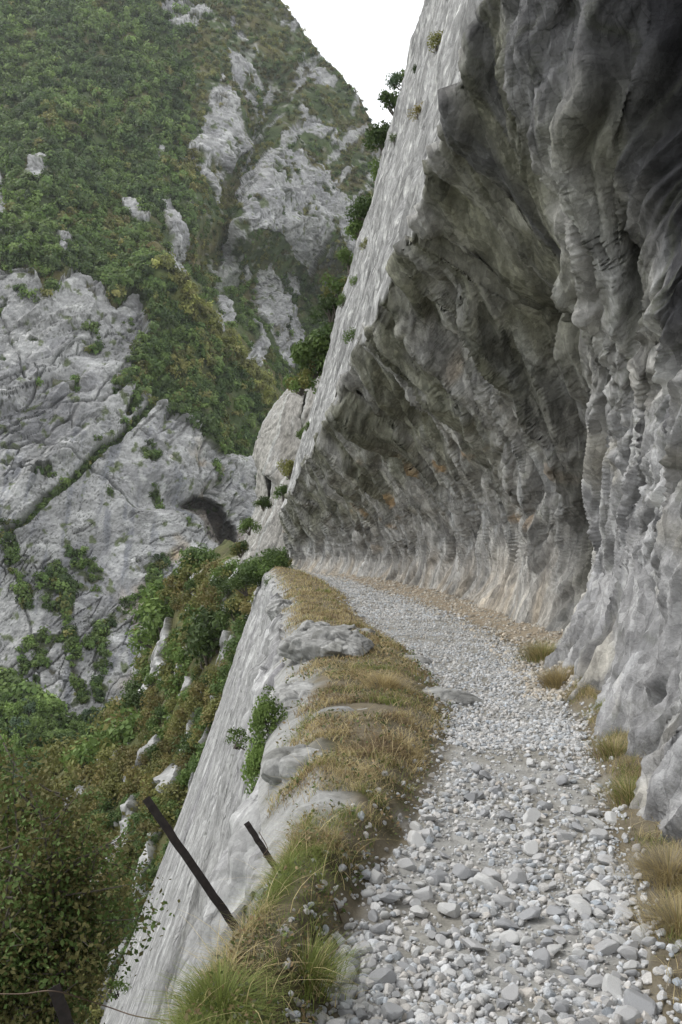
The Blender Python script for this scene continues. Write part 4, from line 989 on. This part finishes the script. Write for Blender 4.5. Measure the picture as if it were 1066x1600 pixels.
edge_pl = [(618,150,1.3,'dark','dark shrub on the slab skyline, second from the top'),(628,118,.9,'blue','thin dark shrub topmost on the slab skyline'),(600,205,1.3,'dark','dark shrub on the skyline where the mountain meets the slab'),
           (592,262,1.0,'green','green shrub on the slab edge just under the mountain skyline'),(575,318,1.2,'dark','dark green shrub on the slab edge facing the far rock face'),(563,350,.9,'dark','small dark shrub under its larger neighbour on the slab edge'),
           (545,400,1.1,'green','green shrub on the slab edge above the valley notch'),(530,440,1.1,'olive','olive shrub on the slab edge above the large round bush'),(518,478,1.3,'dark','dark shrub touching the top of the large round bush'),
           (490,540,1.9,'green','large round leafy bush above the upright rock fins'),(512,520,1.3,'dark','dark bush between the round bush and the slab'),(472,585,1.2,'olive','yellowish brown bush on top of the rock fins'),(505,560,1.1,'rust','brown dry bush at the slab edge beside the fin tops'),
           (477,670,.7,'green','green bush in the cleft between fin and slab, upper'),(452,725,.9,'olive','yellow green bush in the cleft between fin and slab, middle'),(443,765,.7,'dark','dark small bush in the cleft above the tunnel tip'),
           (412,780,.7,'green','bush on the left fin ledge'),(390,815,.8,'green','bush low on the left fin edge'),(376,850,.8,'olive','bush at the foot of the left fin')]
for k, (px, py, s, pal, lab) in enumerate(edge_pl):
    Yd = 50 if py < 600 else 56
    msh = shrub_meshes(60 + k, pal, (1, .9, 1), 1500 if s < 1.5 else 3000, .085, 12, .36, mix='green' if k % 2 else 'dark')
    make_shrub('skyline_shrub' if py < 450 else 'bush', msh, PX(px, py + 22 * s, Yd), s * .95, lab, 'shrub')

# --- shrubs on the rib: individuals, copied from seven kinds
kinds = [('green', 'olive', 'leafy green'), ('olive', 'rust', 'dry olive brown'), ('dark', 'green', 'dark green'), ('bright', 'green', 'fresh light green'), ('rust', 'olive', 'rust-tinged'), ('olive', 'green', 'yellow green')]
KM = [shrub_meshes(300 + k, a, (1, 1, .95), 1100, .085, 12, .38, mix=b) for k, (a, b, c) in enumerate(kinds)]
r = np.random.default_rng(41); spots = []
for px, py, s, kd in [(300,905,1.7,0),(265,975,2.6,3),(250,1000,2.0,3),(345,1000,2.6,2),(330,1030,2.1,2),(372,965,1.4,2),(330,905,1.3,1),(360,900,1.2,0),(318,960,1.3,5),(290,1020,1.6,0),(190,1165,2.6,0),(330,1140,1.6,2),(300,1170,1.5,2)]: spots.append((px, py, s, kd))
tries = 0
while len(spots) < 299 and tries < 6000:
    tries += 1; py = 885 + 715 * r.random() ** .8; v = (py - 845) / 955
    j = int(v * (nb_ - 1)); i = int(r.random() ** .95 * .985 * (na_ - 1)); px = PXr[i, j]
    if px < -60 or rk[i, j] > .2: continue
    s = r.uniform(.7, 1.6) * (1 + .25 * (px < 150))
    if any((px - a) ** 2 + (py - b) ** 2 < (9.5 * (s + c)) ** 2 * .5 for a, b, c, _ in spots): continue
    u = float(fbm(np.array([[px * .012, py * .012, 3]]), 3)[0]) + r.normal() * .15
    kd = (3 if py > 1100 and px < 120 else 0) if u > .22 else 5 if u > .08 else 1 if u > -.12 else 4 if u > -.2 else 2
    if px > np.interp(py, *zip(*rt)) - 45 and r.random() < .5: kd = 2
    spots.append((px, py, s, kd))
pyk = pyb
for k, (px, py, s, kd) in enumerate(spots):
    j = int(np.clip((py - 845) / 955 * (nb_ - 1), 0, nb_ - 1)); i = int(np.argmin(abs(PXr[:, j] - px))); c = Vr[i, j].astype(float)
    where = 'high on the scrubby rib near the fins' if py < 1000 else 'on the middle of the scrubby rib' if py < 1200 else 'low on the scrubby rib behind the posts'
    side = ' beside the slab' if px > np.interp(py, *zip(*rt)) - 60 else ' towards the gorge' if px < np.interp(py, *zip(*lf)) + 70 else ''
    make_shrub('rib_shrub', KM[kd], c - np.array([0, 0, .3 * s]), s * c[1] / 57, f'{kinds[kd][2]} shrub {where}{side}', 'shrub', 'shrubs covering the rib below the path', rz=r.uniform(0, 6.28))

# --- trees of the gorge bottom, between the rib and the rock face
def tree_meshes(seed, pal, mix):
    p, e, k = crown_points(2200, np.array([1, 1, 1.15]), seed, 20, .34); p[:, 2] += 1.1
    V, f = leaf_quads(p, .085, seed, .4, e, .6); t = leaf_tint(2200, k, pal, seed, 20); t2 = leaf_tint(2200, k, mix, seed + 1, 20)
    t = np.where(np.repeat(np.random.default_rng(seed).random(20)[k] < .35, 4)[:, None], t2, t)
    r = np.random.default_rng(seed); parts = [tube([(0, 0, -.4), (.03, .02, .6), (.02, -.04, 1.0), (0, 0, 1.5)], [.10, .08, .06, .02], 6)]
    for q_ in range(6):
        tg = p[r.integers(2200)] * .85; parts.append(tube([(.02, 0, .4 + .1 * q_), tg * .5 + [0, 0, .5], tg], [.045, .03, .01], 5))
    V2, f2 = join(parts); return mesh_from('crown', V, f, M_leaf, t, False), mesh_from('trunk', V2, f2, M_bark)
TM = [tree_meshes(400, 'green', 'bright'), tree_meshes(401, 'bright', 'green'), tree_meshes(402, 'dark', 'green'), tree_meshes(403, 'blue', 'green')]
tn = ['mid green broadleaf', 'fresh green broadleaf', 'dark green broadleaf', 'bluish green broadleaf']
r = np.random.default_rng(51); tspots = []; tries = 0
while len(tspots) < 110 and tries < 5000:
    tries += 1; px = r.uniform(-120, 245); py = r.uniform(1075, 1400)
    if py < 1105 + .12 * max(px, 0) or px > np.interp(py, *zip(*lf)) + 60: continue
    if any((px - a) ** 2 + (py - b) ** 2 < 19 ** 2 for a, b in tspots): continue
    tspots.append((px, py))
for px, py in sorted(tspots, key=lambda t: t[1]):
    Yt = np.interp(py, [1075, 1400], [165, 115]); k = r.integers(4); s = r.uniform(1.7, 2.6) * Yt / 150
    where = 'at the foot of the rock face' if py < 1160 else 'in the gorge bottom beyond the rib' if py < 1260 else 'deep in the gorge below the rib crest'
    size_ = 'large' if s > 2.1 else 'smaller'
    make_shrub('gorge_tree', TM[k], PX(px, py + 18, Yt), s, f'{size_} {tn[k]} tree {where}', 'tree', 'trees filling the gorge bottom', rz=r.uniform(0, 6.28), part='trunk')

# --- the near tree on the left, rooted on the ground far below the path
def near_tree(loc, seed, ends, label, n_leaf, leaf, cat='tree'):
    r = np.random.default_rng(seed); root = bpy.data.objects.new('oak_tree', None); C.objects.link(root); root.location = loc; tag(root, label, cat)
    loc = np.array(loc); parts, cen = [], []
    tr = [np.zeros(3), np.array([.1, .1, 2.2]), np.array([-.1, 0, 4.2]), np.array([.05, .1, 6.0])]
    parts.append(tube(tr, [.16, .13, .10, .06], 8)); twigs = []
    for e in ends:
        e = np.array(e) - loc; st_ = tr[2] + (tr[3] - tr[2]) * r.random() if e[2] > 5 else tr[1] + (tr[2] - tr[1]) * r.random()
        mid = (st_ + e) / 2 + r.normal(size=3) * .25 + [0, 0, -.25]; m2 = (mid + e) / 2 + r.normal(size=3) * .15
        parts.append(tube([st_, mid, m2, e], [.05, .032, .022, .008], 6))
        for _ in range(11):
            b0 = lerp(mid, e, r.random()); b1_ = b0 + r.normal(size=3) * np.array([.45, .45, .35]) + [0, 0, .1]; bm_ = (b0 + b1_) / 2 + r.normal(size=3) * .08
            twigs.append(tube([b0, bm_, b1_], [.014, .009, .003], 4)); cen += [b1_, bm_, b0]
    V, f = join(parts); link('trunk', mesh_from('trunk', V, f, M_bark), root)
    V, f = join(twigs); link('twigs', mesh_from('twigs', V, f, M_bark), root)
    cen = np.array(cen); k = r.integers(0, len(cen), n_leaf); p = cen[k] + r.normal(size=(n_leaf, 3)) * .15
    V, f = leaf_quads(p, leaf, seed, .5, None, .6); t = leaf_tint(n_leaf, k, 'brown', seed, len(cen)); t2 = leaf_tint(n_leaf, k, 'green', seed + 1, len(cen)); t3 = leaf_tint(n_leaf, k, 'rust', seed + 2, len(cen))
    q_ = np.repeat(r.random(len(cen))[k], 4)[:, None]; t = np.where(q_ < .4, t2 * .9, np.where(q_ > .98, t3, t))
    link('crown', mesh_from('crown', V, f, M_leaf, t, False), root)
ends = [tuple(PX(a, b, y)) for a, b, y in [(20,1230,12),(60,1260,11),(110,1240,11.5),(140,1290,12),(30,1320,10.5),(90,1350,11),(140,1350,11.5),(20,1400,10),(70,1430,10.5),(120,1430,11),(140,1400,11.5),(120,1300,12),(15,1500,10),(60,1520,10.5),(110,1500,10.5),(120,1465,11),(-20,1300,11),(-40,1420,10.5),(-30,1550,10),(40,1590,10),(10,1170,12.5),(150,1330,12.5),(90,1590,10.5)]]
near_tree(tuple(PX(30, 1600, 11) + np.array([-.3, .2, -5.2])), 9, ends, 'dark brown-green leafy tree rising from below in the lower left corner, bare twigs showing', 32000, .034)

# ================================================================ IRON POSTS AND WIRE
def iron_post(p0, p1, wd, label, twist=0.0):
    """T-section post lying between two points; origin at its foot; > flange, web"""
    p0, p1 = np.array(p0, float), np.array(p1, float); d = p1 - p0; L = np.linalg.norm(d); d /= L
    root = bpy.data.objects.new('iron_post', None); C.objects.link(root); root.location = p0
    a = np.cross(d, [0, 1, 0]); a /= np.linalg.norm(a); b = np.cross(d, a)
    a, b = a * math.cos(twist) + b * math.sin(twist), b * math.cos(twist) - a * math.sin(twist)
    def bar(name, oa, ob, wa, wb):
        bm = bmesh.new(); n = 24; rings = []
        for k in range(n + 1):
            c = d * (L * k / n) + .0012 * np.array([math.sin(k * 1.7), math.cos(k * 2.3), math.sin(k)])
            rings.append([bm.verts.new(c + a * (oa + sx * wa) + b * (ob + sy * wb)) for sx, sy in ((-1, -1), (1, -1), (1, 1), (-1, 1))])
        for k in range(n):
            for s in range(4): bm.faces.new((rings[k][s], rings[k][(s + 1) % 4], rings[k + 1][(s + 1) % 4], rings[k + 1][s]))
        bm.faces.new(rings[0][::-1]); bm.faces.new(rings[-1])
        bmesh.ops.recalc_face_normals(bm, faces=bm.faces)
        me = bpy.data.meshes.new(name); bm.to_mesh(me); bm.free(); me.materials.append(M_iron); return link(name, me, root)
    bar('flange', 0, 0, wd * .5, .003); bar('web', 0, -wd * .28 - .003, .003, wd * .28)
    return tag(root, label, 'post', None)
yp = 3.62
pA0 = PX(392, 1484, yp); pA0[2] -= .0; pA1 = PX(228, 1247, 3.75)
iron_post(pA0 - (pA1 - pA0) * .12, pA1, .034, 'long rusty iron post leaning far out over the drop', .5)
pB0 = PX(441, 1372, 4.45); pB1 = PX(385, 1285, 4.55)
iron_post(pB0 - (pB1 - pB0) * .2, pB1, .03, 'short dark iron post leaning out beside the grass with wire round it', .5)
pC0 = PX(125, 1655, 3.2); pC1 = PX(84, 1541, 3.25)
iron_post(pC0 - (pC1 - pC0) * .9, pC1, .045, 'stub of an iron post in the bottom left corner', .4)
def wire(pts, rad, label):
    pts = np.array(pts, float); t = np.linspace(0, len(pts) - 1, 12 * len(pts)); q_ = hermite(np.arange(len(pts)), pts, t)
    c = q_[0].copy(); V, f = tube(q_ - c, [rad] * len(q_), 5); tag(link('wire', mesh_from('wire', V, f, M_wire), loc=c), label, 'wire')
wire([PX(441, 1352, 4.43), PX(475, 1385, 4.35), gp(515, 1420, .06), gp(535, 1450, .02)], .003, 'thin wire running from the short post into the grass')
wire([PX(405, 1300, 4.5), PX(418, 1325, 4.44), PX(412, 1338, 4.4), PX(432, 1350, 4.4), PX(425, 1358, 4.4), PX(441, 1366, 4.4)], .0022, 'loose wire coiled round the foot of the short post')
wire([PX(-60, 1552, 3.3), PX(30, 1553, 3.25), PX(88, 1549, 3.2), PX(165, 1572, 3.3), PX(225, 1590, 3.25), PX(330, 1600, 3.2)], .0024, 'thin fence wire sagging past the corner post stub')

# ================================================================ THE AIR OF THE GORGE
bm = bmesh.new(); bmesh.ops.create_cube(bm, size=1); hz = bpy.data.meshes.new('haze'); bm.to_mesh(hz); bm.free()
hm = bpy.data.materials.new('haze'); hm.use_nodes = True; hn = hm.node_tree; hn.nodes.clear()
hv = hn.nodes.new('ShaderNodeVolumePrincipled'); hv.inputs['Color'].default_value = (.92, .96, 1, 1); hv.inputs['Density'].default_value = .00011; hv.inputs['Anisotropy'].default_value = .3
hn.links.new(hv.outputs[0], hn.nodes.new('ShaderNodeOutputMaterial').inputs['Volume']); hz.materials.append(hm)
ho = stuff(link('haze', hz)); ho.scale = (1560, 1100, 960); ho.location = (30, 330, 290)
